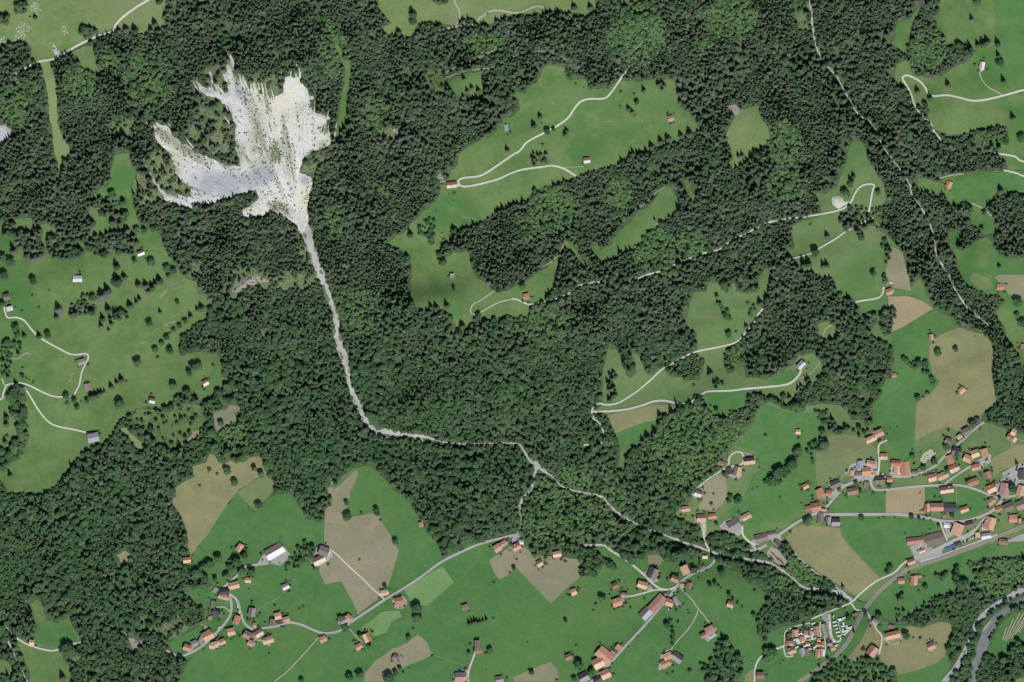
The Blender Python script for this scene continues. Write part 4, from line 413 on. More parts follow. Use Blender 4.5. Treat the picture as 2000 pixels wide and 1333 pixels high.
# buildings: zone -> tile -> (x, y, size along ridge, size across, ridge angle, roof colour[, roof colour of the other slope][, kind])
BUILD = {
 'hairpin': {'20': [(1240,928,48,46,20,'o','g','barn'),(585,1255,52,44,8,'r','w','barn')], '10': [(1955,1000,52,30,100,'s','s','barn')],
             '11': [(1528,115,78,48,5,'r','c','farmhouse'),(1440,68,28,26,0,'w','d','shed'),(1533,825,32,32,0,'w','b','barn')], '21': [(112,987,44,46,8,'o','o','barn')]},
 'upright': {'30': [(1672,515,62,40,80,'p','w','chalet')], '31': [(1412,115,58,46,65,'o','o','barn'),(1817,912,54,52,5,'o','o','barn')], '32': [(1990,45,40,30,90,'r','r','barn')]},
 'west': {'01': [(605,848,72,50,0,'w','w','barn'),(1100,648,55,38,20,'b','w','barn'),(52,990,52,50,10,'b','b','chalet'),(75,1082,36,50,105,'w','w','chalet')],
          '02': [(637,165,54,45,15,'g','g','barn'),(685,362,56,52,98,'r','g','barn'),(1605,330,46,44,30,'r','c','barn'),(1190,470,46,40,-12,'r','w','barn'),(727,757,86,72,12,'g','s','farmhouse')]},
 'tan_east': {'31': [(950,948,50,48,15,'p','p','chalet'),(963,877,24,16,0,'c','c','shed'),(1275,1305,46,34,92,'o','r','barn')], '32': [(985,270,42,36,10,'o','r','barn'),(235,712,38,38,0,'p','p','barn'),(1513,388,50,46,40,'p','p','barn'),(258,190,66,48,48,'s','w','farmhouse'),(293,1137,46,42,30,'o','o','barn')]},
 'loop': {'22': [(1632,955,46,36,-22,'r','r','chalet'),(1855,940,84,56,8,'d','p','farmhouse'),(1697,1018,52,46,98,'d','d','barn'),(1760,1020,72,58,75,'b','p','barn'),(1455,1195,58,52,-20,'b','w','chalet')],
          '23': [(1358,-22,64,42,5,'o','o','chalet'),(1480,50,70,62,3,'b','p','chalet'),(1565,35,60,46,8,'o','o','chalet'),(1830,38,76,48,28,'o','o','chalet'),(1735,105,96,92,30,'b','g','farmhouse'),(1948,205,104,66,15,'b','b','sawmill')]},
 'west_hamlet': {'03': [(1872,280,62,44,52,'p','p','chalet'),(1460,378,60,46,8,'o','p','barn'),(1830,575,76,56,15,'p','p','chalet'),(1937,535,50,40,-5,'p','p','chalet'),(1680,612,46,34,60,'g','g','shed'),(1755,625,72,46,5,'d','d','chalet'),(1748,666,86,40,-15,'o','o','chalet'),(1662,725,60,30,85,'b','b','barn'),(1690,790,60,48,-30,'d','d','chalet'),(1642,830,32,30,20,'r','r','shed'),(1967,785,66,54,80,'b','g','chalet'),(1850,845,70,48,70,'p','o','chalet'),(1805,938,60,60,15,'o','o','chalet'),(1622,968,84,76,30,'o','o','farmhouse'),(1572,1000,70,36,62,'g','g','barn'),(1520,1030,50,50,25,'g','g','barn'),(1462,1062,56,52,-20,'o','o','chalet'),(1675,1042,50,52,20,'p','p','chalet'),(1738,1015,46,46,25,'o','o','chalet'),(1930,962,56,60,-25,'b','r','chalet'),(1958,1027,46,46,-25,'o','o','chalet')],
                 '13': [(-10,965,30,60,80,'o','o','chalet'),(-12,885,30,40,0,'o','o','chalet'),(22,950,64,56,35,'b','p','chalet'),(105,1000,60,56,20,'o','p','chalet'),(170,815,52,54,15,'p','p','chalet'),(130,865,54,44,85,'b','b','chalet'),(238,840,46,40,15,'o','o','chalet'),(188,858,40,36,100,'d','d','chalet')]},
 'lonely_left': {'03': [(248,1022,40,42,-5,'p','p','barn')]},
 'lane': {'13': [(145,310,150,86,30,'b','w','barn'),(232,585,56,46,25,'g','w','barn'),(492,378,98,62,27,'b','c','farmhouse'),(530,308,78,72,-20,'b','b','farmhouse'),(1005,632,62,44,15,'c','p','chalet'),(1118,698,66,60,15,'o','o','chalet'),(720,830,46,56,-40,'o','p','chalet'),(686,848,66,62,30,'b','g','chalet'),(523,995,56,50,25,'o','o','barn'),(868,985,70,54,115,'o','p','chalet'),(805,1055,56,48,28,'o','o','barn'),(1090,1140,46,46,-25,'b','b','barn'),(1633,748,52,46,15,'r','b','barn'),(1730,1035,62,44,95,'b','b','farmhouse'),(1737,1085,56,46,5,'r','r','chalet'),(1600,1290,88,70,5,'b','r','farmhouse'),(1902,1312,60,56,12,'b','g','barn'),(1290,100,34,40,15,'o','o','barn'),(1885,285,56,60,35,'o','o','chalet'),(1932,250,60,44,35,'o','o','chalet')]},
 'cross': {'23': [(35,275,64,54,30,'r','p','chalet'),(72,240,36,30,0,'w','w','shed'),(215,403,46,50,32,'b','p','barn'),(352,332,66,46,10,'p','p','barn'),(482,628,46,50,25,'p','p','barn'),(803,578,50,48,25,'b','r','barn'),(820,708,72,66,20,'o','p','chalet'),(878,648,50,36,-10,'b','r','barn'),(1100,482,84,74,65,'d','b','chalet'),(1020,572,76,54,-18,'p','p','chalet'),(1073,595,40,46,30,'g','g','shed'),(1273,525,60,52,-20,'b','o','chalet'),(1352,455,72,60,115,'p','p','chalet'),(1420,458,50,46,0,'d','d','shed'),(1490,435,36,26,30,'b','b','shed'),(1325,580,36,30,90,'o','p','shed'),(1385,577,46,40,75,'r','r','barn'),(1134,715,150,74,48,'r','r','barn'),(1045,795,92,76,48,'b','s','barn'),(1232,710,60,60,-20,'o','p','chalet'),(1287,697,76,40,-55,'g','g','shed'),(1203,642,34,28,20,'b','b','shed'),(1707,725,50,50,-20,'r','o','barn'),(1545,922,74,56,28,'o','r','chalet'),(1498,965,50,40,28,'b','r','barn'),(1215,1128,66,52,25,'p','p','chalet'),(1200,1185,64,60,25,'o','o','chalet'),(1290,1140,90,66,-35,'d','g','barn'),(725,1122,134,92,-40,'o','o','barn'),(675,1182,84,84,28,'o','p','farmhouse'),(783,1110,42,40,-40,'o','o','shed'),(833,1062,48,46,-35,'o','o','barn'),(440,1135,48,48,25,'b','r','barn'),(560,1295,78,74,30,'d','g','barn'),(730,1270,76,70,25,'o','p','chalet'),(672,1312,72,50,30,'d','d','barn'),(1508,355,42,26,0,'c','c','shed'),(1940,1280,60,56,0,'b','r','chalet')]},
 'core': {'32': [(868,722,68,58,25,'o','o','chalet'),(805,768,84,46,25,'p','p','barn'),(905,905,56,50,0,'o','p','chalet'),(720,968,60,46,92,'s','s','barn'),(803,960,66,50,-10,'o','o','chalet'),(770,1020,70,66,5,'o','p','chalet'),(657,1035,46,34,85,'p','p','barn'),(708,1052,52,50,0,'g','g','barn'),(815,1048,36,30,0,'p','p','shed'),(1000,958,78,46,-3,'r','o','farmhouse'),(1008,1015,68,50,90,'p','p','chalet'),(1072,1000,110,64,92,'o','o','barn'),(872,1090,78,64,5,'d','b','chalet'),(950,1085,42,42,0,'o','o','chalet'),(1145,1028,52,32,0,'b','b','barn'),(528,1120,78,60,25,'d','b','chalet'),(410,1192,76,60,115,'o','o','chalet'),(475,1190,48,50,0,'r','o','chalet'),(665,1175,88,56,12,'b','r','chalet'),(768,1128,50,36,88,'r','b','barn'),(375,1300,76,72,12,'r','o','chalet'),(318,1310,50,42,15,'o','r','barn'),(437,1320,44,24,0,'o','o','barn')],
          '33': [(412,42,72,46,88,'b','b','barn'),(470,68,58,44,85,'b','g','barn'),(532,82,64,60,0,'d','g','barn')]},
 'cemetery': {'32': [(1628,630,58,44,70,'d','d','chalet'),(1550,712,62,60,30,'b','b','chalet'),(1495,750,40,34,35,'c','p','chalet'),(1408,785,50,46,-30,'b','b','chalet'),(1475,865,68,62,-15,'d','b','chalet'),(1895,755,56,50,-25,'r','r','chalet'),(1920,715,40,52,-30,'p','p','barn'),(1422,930,72,50,110,'o','o','chalet'),(1447,1000,62,60,25,'o','p','chalet'),(1558,920,60,58,-25,'p','p','chalet'),(1617,882,62,60,20,'o','p','chalet'),(1692,875,64,56,105,'o','p','chalet'),(1625,988,72,50,15,'o','o','chalet'),(1282,1070,62,60,15,'o','p','chalet'),(1357,1060,62,56,25,'p','p','chalet'),(1605,1103,78,52,20,'r','o','chalet'),(1717,1050,54,52,110,'r','r','chalet'),(1398,1165,104,52,8,'r','p','farmhouse'),(1218,1012,30,30,0,'r','r','chapel')]},
 'edge': {'32': [(1745,1155,72,66,25,'o','p','chalet'),(1850,1160,96,78,80,'r','r','farmhouse'),(1975,1170,80,60,75,'p','o','chalet'),(1745,1255,56,52,35,'r','o','chalet'),(1800,1315,52,40,20,'o','o','chalet'),(1880,1300,78,66,25,'b','b','chalet'),(1972,1285,62,72,20,'b','r','chalet'),(1980,1045,80,46,88,'d','d','chalet'),(1245,1305,64,42,88,'r','p','barn'),(1320,1300,104,64,0,'r','o','farmhouse'),(1425,1305,96,68,0,'d','d','barn'),(1535,1318,66,44,20,'o','p','chalet')],
          '33': [(1480,140,96,84,70,'p','o','farmhouse'),(1395,105,44,40,0,'w','w','shed'),(1578,100,62,50,20,'d','b','chalet'),(1733,92,98,84,75,'o','p','farmhouse'),(1690,118,40,50,0,'p','p','chalet'),(1915,55,62,62,5,'o','o','chalet'),(1962,70,36,32,80,'o','o','barn'),(1380,32,30,26,0,'r','r','shed')]},
 'station': {'33': [(1150,228,128,56,7,'r','r','barn'),(1305,215,142,96,15,'b','b','barn'),(1120,390,62,42,18,'b','o','chalet'),(1638,182,40,36,100,'p','p','station'),(1705,190,76,46,8,'s','w','barn'),(1480,248,58,36,22,'d','d','shed'),(1840,235,70,44,-10,'b','r','barn'),(1205,305,46,34,20,'o','p','shed'),(30,178,80,46,10,'b','g','barn'),(75,240,56,38,-45,'b','d','barn')]},
 'camp': {'33': [(450,930,112,44,-75,'b','g','barn'),(212,950,54,48,90,'o','o','chalet'),(378,932,74,40,-85,'o','r','chalet'),(268,993,40,40,10,'o','o','chalet'),(340,950,36,30,90,'o','p','chalet'),(295,945,36,28,90,'r','r','chalet'),(312,1035,34,30,0,'o','p','chalet'),(398,1003,30,30,0,'o','o','chalet'),(390,1040,36,26,0,'o','o','chalet'),(430,1030,36,26,90,'r','o','chalet'),(187,1085,56,54,25,'b','o','chalet'),(150,1028,40,30,80,'r','r','chalet'),(185,1030,36,36,0,'o','o','chalet'),(265,1090,46,40,100,'s','g','chalet'),(302,1100,54,34,88,'b','b','chalet'),(388,1118,50,38,88,'r','o','chalet'),(428,1102,56,30,88,'p','w','chalet'),(508,1065,38,38,15,'o','o','chalet'),(152,975,46,26,80,'d','d','chalet'),(485,1030,36,34,0,'d','s','chalet'),(388,1085,34,24,0,'o','o','chalet'),(232,1010,44,26,115,'w','w','chalet'),(425,1080,30,24,0,'o','o','chalet')]},
 'riverside': {'33': [(1042,540,52,46,3,'r','o','barn'),(1140,538,74,54,88,'o','o','chalet'),(1176,505,50,26,3,'o','o','barn'),(838,862,50,44,-30,'g','g','barn'),(975,965,112,58,15,'o','p','chalet'),(815,1090,80,74,55,'r','o','chalet'),(1275,1052,60,60,25,'b','o','barn'),(965,895,46,24,-10,'b','b','shed'),(680,800,44,22,15,'b','b','shed')]},
}
ZONE = {
 'hairpin': 'on the upper central meadow with the hairpin lane', 'upright': 'on the green slopes at upper right', 'west': 'on the tree-dotted pasture at left',
 'tan_east': 'among the hayfields above the right-hand village', 'loop': 'between the looped farm drive and the wooded stream', 'west_hamlet': 'in the hamlet below the forest, lower left',
 'lonely_left': 'by the track in the lower left forest clearing', 'lane': 'along the long lane, bottom centre', 'cross': 'around the lane crossing, bottom centre right',
 'core': 'in the village cluster left of the cemetery', 'cemetery': 'beside the village lanes below the cemetery', 'edge': 'at the right edge of the village',
 'station': 'beside the railway yard', 'camp': 'in the holiday park by the railway', 'riverside': 'between the railway and the river'}
CARAVANS = tl('33', [(482,870),(482,897),(520,862),(525,890),(530,918),(545,942),(555,970),(558,840),(592,832),(585,895),(615,900),(585,930),(610,930),(640,905),(568,848),(512,1006),(535,1045),(355,873),(300,966),(336,918),(253,955),(590,878),(275,960),(320,975),(360,955),(245,1000),(345,985),(410,1050),(290,1050),(365,1060),(210,1000),(225,1060)])
CARS = tl('33', [(505,806,80,'k'),(512,815,80,'w'),(1540,222,60,'w'),(1552,218,60,'k'),(1580,212,60,'w'),(1591,207,60,'g'),(1602,200,60,'w'),(1612,190,60,'k'),(1400,108,20,'k'),(1620,890,60,'k'),(1640,852,50,'w'),(1535,1095,62,'k'),(1752,752,38,'k'),(1568,1030,62,'g'),(1180,275,75,'w'),(1190,285,75,'k'),(1170,300,75,'b'),(1215,320,30,'r'),(1300,212,20,'b'),(1190,262,75,'w'),(468,930,80,'k'),(478,945,80,'w')]) + tl('32', [(1670,950,30,'w'),(1690,940,30,'w'),(1705,932,30,'k'),(1720,915,30,'w'),(1860,1060,25,'g'),(1890,1050,25,'w'),(1945,985,60,'k'),(1955,990,60,'w'),(1880,1040,25,'r'),(1930,1090,80,'k'),(610,1030,60,'w'),(880,1040,0,'k'),(895,1042,0,'w')]) + tl('13', [(470,340,60,'k'),(590,345,40,'w'),(1080,700,70,'w'),(1160,735,30,'k'),(1590,1240,10,'k'),(1620,1240,10,'w')]) + tl('03', [(1858,740,85,'w'),(1860,760,85,'k'),(1710,905,50,'w'),(1870,785,80,'w')]) + tl('23', [(1265,632,50,'k'),(1225,760,30,'w'),(1820,1140,45,'g'),(1210,1085,40,'w')])
# ------------------------------------------------------------------ materials
def rgb(r, g, b):               # 8-bit display colour -> linear base colour
    f = lambda c: (c / 255 / 12.92) if c <= 10 else ((c / 255 + 0.055) / 1.055) ** 2.4
    return (f(r), f(g), f(b), 1.0)
def new_mat(name, rough=0.9, spec=0.15):
    m = bpy.data.materials.new(name)
    m.use_nodes = True
    n = m.node_tree
    b = n.nodes['Principled BSDF']
    b.inputs['Roughness'].default_value = rough
    b.inputs['Specular IOR Level'].default_value = spec
    return m, n, b
def noise_fac(n, vec, scale, detail=4, lo=0.35, hi=0.65, rough=0.55):
    t = n.nodes.new('ShaderNodeTexNoise')
    t.inputs['Scale'].default_value = scale
    t.inputs['Detail'].default_value = detail
    t.inputs['Roughness'].default_value = rough
    n.links.new(vec, t.inputs['Vector'])
    r = n.nodes.new('ShaderNodeMapRange')
    r.inputs[1].default_value = lo
    r.inputs[2].default_value = hi
    n.links.new(t.outputs[0], r.inputs[0])
    return r.outputs[0]
def mixc(n, fac, a, b):
    m = n.nodes.new('ShaderNodeMix')
    m.data_type = 'RGBA'
    for s, v in ((m.inputs[0], fac), (m.inputs[6], a), (m.inputs[7], b)):
        if hasattr(v, 'is_output'):
            n.links.new(v, s)
        else:
            s.default_value = v
    return m.outputs[2]
def scaled(c, k):
    return (c[0] * k, c[1] * k, c[2] * k, 1)
def ground_mat(name, c1, c2, c3, big=0.012, mid=0.06, fine=0.45, stripes=None, stripe_amt=0.35, fine_amt=0.25, bump=0.25, patch=None):
    """Grass, hay stubble, gravel: broad patches, middling mottling, fine grain, optional mowing lines."""
    m, n, b = new_mat(name, 0.95, 0.05)
    co = n.nodes.new('ShaderNodeTexCoord').outputs['Object']
    c = mixc(n, noise_fac(n, co, big, 3, 0.38, 0.62), c1, c2)
    f2 = n.nodes.new('ShaderNodeMath'); f2.operation = 'MULTIPLY'; f2.inputs[1].default_value = 0.7
    n.links.new(noise_fac(n, co, mid, 5, 0.4, 0.7, 0.65), f2.inputs[0])
    c = mixc(n, f2.outputs[0], c, c3)
    if patch is not None:
        c = mixc(n, noise_fac(n, co, big * 0.55, 2, 0.5, 0.62), c, patch)
    if stripes is not None:
        mp = n.nodes.new('ShaderNodeMapping')
        mp.inputs['Rotation'].default_value = (0, 0, R(-stripes))
        n.links.new(co, mp.inputs[0])
        w = n.nodes.new('ShaderNodeTexWave')
        w.bands_direction = 'Y'
        w.inputs['Scale'].default_value = 0.055
        w.inputs['Distortion'].default_value = 11.0
        w.inputs['Detail'].default_value = 2.0
        w.inputs['Detail Scale'].default_value = 0.5
        n.links.new(mp.outputs[0], w.inputs[0])
        f3 = n.nodes.new('ShaderNodeMath'); f3.operation = 'MULTIPLY'; f3.inputs[1].default_value = stripe_amt
        n.links.new(w.outputs[1], f3.inputs[0])
        c = mixc(n, f3.outputs[0], c, scaled(c1, 0.78))
    if patch is not None:
        tf = n.nodes.new('ShaderNodeMath'); tf.operation = 'MULTIPLY'; tf.inputs[1].default_value = 0.5
        n.links.new(noise_fac(n, co, 0.16, 5, 0.45, 0.75, 0.7), tf.inputs[0])
        c = mixc(n, tf.outputs[0], c, scaled(c2, 0.72))
        tg = n.nodes.new('ShaderNodeMath'); tg.operation = 'MULTIPLY'; tg.inputs[1].default_value = 0.55
        n.links.new(noise_fac(n, co, 0.033, 4, 0.5, 0.72, 0.6), tg.inputs[0])
        c = mixc(n, tg.outputs[0], c, (c3[0] * 1.12, c3[1] * 1.04, c3[2] * 0.95, 1))
    ff = noise_fac(n, co, fine, 4, 0.3, 0.7, 0.7)
    fm = n.nodes.new('ShaderNodeMath'); fm.operation = 'MULTIPLY'; fm.inputs[1].default_value = fine_amt
    n.links.new(ff, fm.inputs[0])
    c = mixc(n, fm.outputs[0], c, scaled(c3, 0.55))
    n.links.new(c, b.inputs['Base Color'])
    if bump:
        bp = n.nodes.new('ShaderNodeBump')
        bp.inputs['Strength'].default_value = bump
        bp.inputs['Distance'].default_value = 1.2
        n.links.new(ff, bp.inputs['Height'])
        n.links.new(bp.outputs[0], b.inputs['Normal'])
    return m
GM = {}
def grass(tone, stripes=None):
    key = (tone, stripes)
    if key in GM:
        return GM[key]
    T = {
     'pasture':  (rgb(108,131,82), rgb(94,122,70), rgb(122,135,94)),
     'pale':     (rgb(126,140,92), rgb(116,138,86), rgb(134,142,104)),
     'mid':      (rgb(99,127,77), rgb(81,114,63), rgb(113,131,87)),
     'lush':     (rgb(80,121,70), rgb(70,113,61), rgb(92,126,80)),
     'olive':    (rgb(112,128,84), rgb(102,124,78), rgb(122,130,94)),
     'olive2':   (rgb(103,127,82), rgb(88,118,70), rgb(114,129,90)),
     'olive3':   (rgb(128,134,96), rgb(114,130,86), rgb(136,136,104)),
     'ridegrass':(rgb(92,124,68), rgb(82,116,62), rgb(104,128,76)),
     'thin':     (rgb(110,122,86), rgb(96,112,74), rgb(128,132,104)),
     'scrub':    (rgb(96,122,74), rgb(84,112,64), rgb(112,124,84)),
     'tan':      (rgb(140,138,114), rgb(130,132,104), rgb(150,140,118)),
     'straw':    (rgb(158,146,116), rgb(148,138,106), rgb(164,150,124)),
     'tanolive': (rgb(134,134,98), rgb(122,130,88), rgb(144,136,106)),
     'mown':     (rgb(112,146,92), rgb(122,152,102), rgb(104,138,86)),
    }[tone]
    st = stripes
    GM[key] = ground_mat('grass_' + tone, *T, stripes=st, stripe_amt={'mown': 0.32, 'tan': 0.1, 'straw': 0.24, 'tanolive': 0.14, 'olive3': 0.14}.get(tone, 0.07), patch={'mid': rgb(76,116,64), 'olive2': rgb(84,119,70), 'pasture': rgb(118,130,90), 'lush': rgb(88,122,70), 'tan': rgb(130,132,104), 'tanolive': rgb(122,130,92), 'olive3': rgb(112,128,86), 'olive': rgb(104,124,80)}.get(tone))
    return GM[key]
M = {}
M['floor'] = ground_mat('forest_floor', rgb(84,102,72), rgb(72,92,64), rgb(98,106,82), 0.02, 0.1, 0.6, fine_amt=0.5)
M['lane'] = ground_mat('pale_gravel_lane', rgb(188,190,174), rgb(174,178,160), rgb(194,192,180), 0.05, 0.2, 0.9, fine_amt=0.2)
M['track'] = ground_mat('worn_track', rgb(158,160,136), rgb(142,150,120), rgb(168,164,146), 0.05, 0.2, 0.9)
M['greytrack'] = ground_mat('grey_forest_track', rgb(136,138,126), rgb(122,128,112), rgb(144,142,132), 0.05, 0.2, 0.9)
M['footpath'] = ground_mat('footpath', rgb(134,146,104), rgb(122,138,94), rgb(146,148,118), 0.05, 0.2, 0.9)
M['worn'] = ground_mat('worn_turf', rgb(130,138,98), rgb(112,132,84), rgb(142,142,110), 0.05, 0.2, 0.9)
M['road'] = ground_mat('grey_asphalt', rgb(162,162,154), rgb(152,152,146), rgb(166,164,158), 0.04, 0.2, 0.9, fine_amt=0.12)
M['highway'] = ground_mat('highway_asphalt', rgb(154,156,156), rgb(146,148,148), rgb(160,160,158), 0.04, 0.2, 0.9, fine_amt=0.1)
M['concrete'] = ground_mat('concrete_yard', rgb(158,156,150), rgb(144,142,138), rgb(168,166,160), 0.06, 0.2, 0.8)
M['gravel'] = ground_mat('gravel_yard', rgb(156,150,138), rgb(140,136,124), rgb(166,160,150), 0.06, 0.25, 0.9, fine_amt=0.4)
M['ballast'] = ground_mat('railway_ballast', rgb(148,142,128), rgb(136,132,120), rgb(156,148,136), 0.05, 0.3, 1.0, fine_amt=0.35)
M['scree'] = ground_mat('pale_scree', rgb(206,206,194), rgb(190,192,184), rgb(204,200,176), 0.02, 0.09, 0.4, fine_amt=0.35, bump=0.6)
M['screegrey'] = ground_mat('grey_scree', rgb(172,174,180), rgb(162,164,170), rgb(182,182,182), 0.02, 0.09, 0.4, fine_amt=0.2, bump=0.4)
M['gravelbed'] = ground_mat('torrent_gravel', rgb(190,192,188), rgb(166,168,162), rgb(200,200,192), 0.05, 0.2, 0.4, fine_amt=0.55, bump=0.7)
def water_mat():
    m, n, b = new_mat('river_water', 0.3, 0.25)
    co = n.nodes.new('ShaderNodeTexCoord').outputs['Object']
    c = mixc(n, noise_fac(n, co, 0.06, 4), rgb(104,114,114), rgb(118,126,124))
    n.links.new(c, b.inputs['Base Color'])
    bp = n.nodes.new('ShaderNodeBump'); bp.inputs['Strength'].default_value = 0.04
    n.links.new(noise_fac(n, co, 0.8, 3), bp.inputs['Height']); n.links.new(bp.outputs[0], b.inputs['Normal'])
    return m
M['water'] = water_mat()
def plain(name, c, var=0.15, scale=0.6, rough=0.8, spec=0.2, metal=0.0):
    m, n, b = new_mat(name, rough, spec)
    co = n.nodes.new('ShaderNodeTexCoord').outputs['Object']
    f = noise_fac(n, co, scale, 5, 0.3, 0.7, 0.65)
    n.links.new(mixc(n, f, scaled(c, 1 - var), scaled(c, 1 + var)), b.inputs['Base Color'])
    b.inputs['Metallic'].default_value = metal
    return m
def roof_mat(name, c, var, rows=True):
    """Tiled or sheet roof: courses, weathering blotches, and a tint of its own for every building."""
    m, n, b = new_mat(name, 0.85, 0.15)
    co = n.nodes.new('ShaderNodeTexCoord').outputs['Object']
    oi = n.nodes.new('ShaderNodeObjectInfo').outputs['Random']
    f = noise_fac(n, co, 0.35, 6, 0.3, 0.7, 0.7)
    col = mixc(n, f, scaled(c, 1 - var), scaled(c, 1 + var))
    hs = n.nodes.new('ShaderNodeHueSaturation')
    mr = n.nodes.new('ShaderNodeMapRange'); mr.inputs[3].default_value = 0.8; mr.inputs[4].default_value = 1.12
    n.links.new(oi, mr.inputs[0]); n.links.new(mr.outputs[0], hs.inputs['Value'])
    mr2 = n.nodes.new('ShaderNodeMapRange'); mr2.inputs[3].default_value = 1.1; mr2.inputs[4].default_value = 0.75
    n.links.new(oi, mr2.inputs[0]); n.links.new(mr2.outputs[0], hs.inputs['Saturation'])
    n.links.new(col, hs.inputs['Color'])
    w = n.nodes.new('ShaderNodeTexWave'); w.bands_direction = 'Y' if rows else 'X'
    w.inputs['Scale'].default_value = 0.9
    n.links.new(co, w.inputs[0])
    mm = n.nodes.new('ShaderNodeMath'); mm.operation = 'MULTIPLY'; mm.inputs[1].default_value = 0.12
    n.links.new(w.outputs[1], mm.inputs[0])
    n.links.new(mixc(n, mm.outputs[0], hs.outputs[0], scaled(c, 0.6)), b.inputs['Base Color'])
    bp = n.nodes.new('ShaderNodeBump'); bp.inputs['Strength'].default_value = 0.4; bp.inputs['Distance'].default_value = 0.1
    n.links.new(w.outputs[1], bp.inputs['Height']); n.links.new(bp.outputs[0], b.inputs['Normal'])
    return m
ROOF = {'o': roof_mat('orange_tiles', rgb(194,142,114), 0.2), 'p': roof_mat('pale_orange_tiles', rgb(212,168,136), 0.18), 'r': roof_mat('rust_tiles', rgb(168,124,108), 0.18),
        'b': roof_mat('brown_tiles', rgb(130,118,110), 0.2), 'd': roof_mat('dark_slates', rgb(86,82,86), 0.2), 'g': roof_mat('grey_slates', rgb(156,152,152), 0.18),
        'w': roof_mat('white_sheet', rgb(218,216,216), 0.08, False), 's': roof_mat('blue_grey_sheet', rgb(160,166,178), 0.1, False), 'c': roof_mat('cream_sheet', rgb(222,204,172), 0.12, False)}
RNAME = {'o': 'orange', 'p': 'pale orange', 'r': 'rust-red', 'b': 'brown', 'd': 'dark grey', 'g': 'grey', 'w': 'white', 's': 'blue-grey', 'c': 'cream'}
M['timber'] = plain('timber_wall', rgb(108,84,62), 0.2)
M['plaster'] = plain('plaster_wall', rgb(200,192,178), 0.06)
M['chimney'] = plain('chimney_stone', rgb(150,140,132), 0.15)
M['glass'] = plain('window_glass', rgb(60,66,74), 0.1, rough=0.15, spec=0.5)
M['wood_door'] = plain('door_wood', rgb(86,60,42), 0.15)
M['white'] = plain('white_paint', rgb(226,226,224), 0.04, rough=0.4)
M['black'] = plain('black_paint', rgb(38,38,42), 0.1, rough=0.35, spec=0.4)
M['silver'] = plain('silver_paint', rgb(150,152,156), 0.05, rough=0.35, spec=0.4)
M['red'] = plain('red_paint', rgb(140,44,38), 0.05, rough=0.35)
M['blue'] = plain('blue_paint', rgb(84,98,164), 0.08, rough=0.4)
M['rubber'] = plain('rubber', rgb(34,34,34), 0.1)
M['steel'] = plain('rail_steel', rgb(120,112,106), 0.1, rough=0.4, metal=0.6)
M['platform'] = plain('platform_slab', rgb(196,196,192), 0.05)
M['bark'] = plain('bark', rgb(84,70,56), 0.2, 0.8)
M['stone'] = plain('boulder_stone', rgb(198,196,188), 0.12, 0.4)
M['pool'] = plain('pool_water', rgb(92,140,140), 0.08, rough=0.1, spec=0.5)
M['grave'] = plain('gravestone', rgb(206,202,192), 0.2, 0.9)
M['fleece'] = plain('crop_fleece', rgb(160,156,132), 0.2, 0.5)
def leaf_mat(name, cols):
    m, n, b = new_mat(name, 0.8, 0.12)
    oi = n.nodes.new('ShaderNodeObjectInfo').outputs['Random']
    r = n.nodes.new('ShaderNodeValToRGB')
    els = r.color_ramp.elements
    while len(els) < len(cols):
        els.new(0.5)
    for i, c in enumerate(cols):
        els[i].position = i / (len(cols) - 1)
        els[i].color = c
    n.links.new(oi, r.inputs[0])
    co = n.nodes.new('ShaderNodeTexCoord').outputs['Object']
    f = noise_fac(n, co, 0.5, 3, 0.3, 0.7)
    mm = n.nodes.new('ShaderNodeMath'); mm.operation = 'MULTIPLY'; mm.inputs[1].default_value = 0.45
    n.links.new(f, mm.inputs[0])
    dk = n.nodes.new('ShaderNodeMix'); dk.data_type = 'RGBA'; dk.blend_type = 'MULTIPLY'
    n.links.new(mm.outputs[0], dk.inputs[0]); n.links.new(r.outputs[0], dk.inputs[6]); dk.inputs[7].default_value = (0.6, 0.64, 0.6, 1)
    n.links.new(dk.outputs[2], b.inputs['Base Color'])
    tr = n.nodes.new('ShaderNodeBsdfTranslucent')
    n.links.new(dk.outputs[2], tr.inputs[0])
    ms = n.nodes.new('ShaderNodeMixShader')
    ms.inputs[0].default_value = 0.2
    n.links.new(b.outputs[0], ms.inputs[1]); n.links.new(tr.outputs[0], ms.inputs[2])
    n.links.new(ms.outputs[0], n.nodes['Material Output'].inputs[0])
    return m
M['needles'] = leaf_mat('spruce_needles', [rgb(72,96,68), rgb(90,108,80), rgb(104,114,92), rgb(82,104,74), rgb(122,126,112), rgb(66,92,66), rgb(94,110,84)])
M['leaves'] = leaf_mat('broad_leaves', [rgb(80,114,74), rgb(98,132,88), rgb(72,104,68), rgb(114,140,98), rgb(86,120,84), rgb(76,108,74)])
M['young'] = leaf_mat('young_leaves', [rgb(110,146,92), rgb(122,156,102), rgb(100,136,84), rgb(134,160,112)])
M['bush'] = leaf_mat('bush_leaves', [rgb(98,116,86), rgb(112,128,96), rgb(124,136,108)])

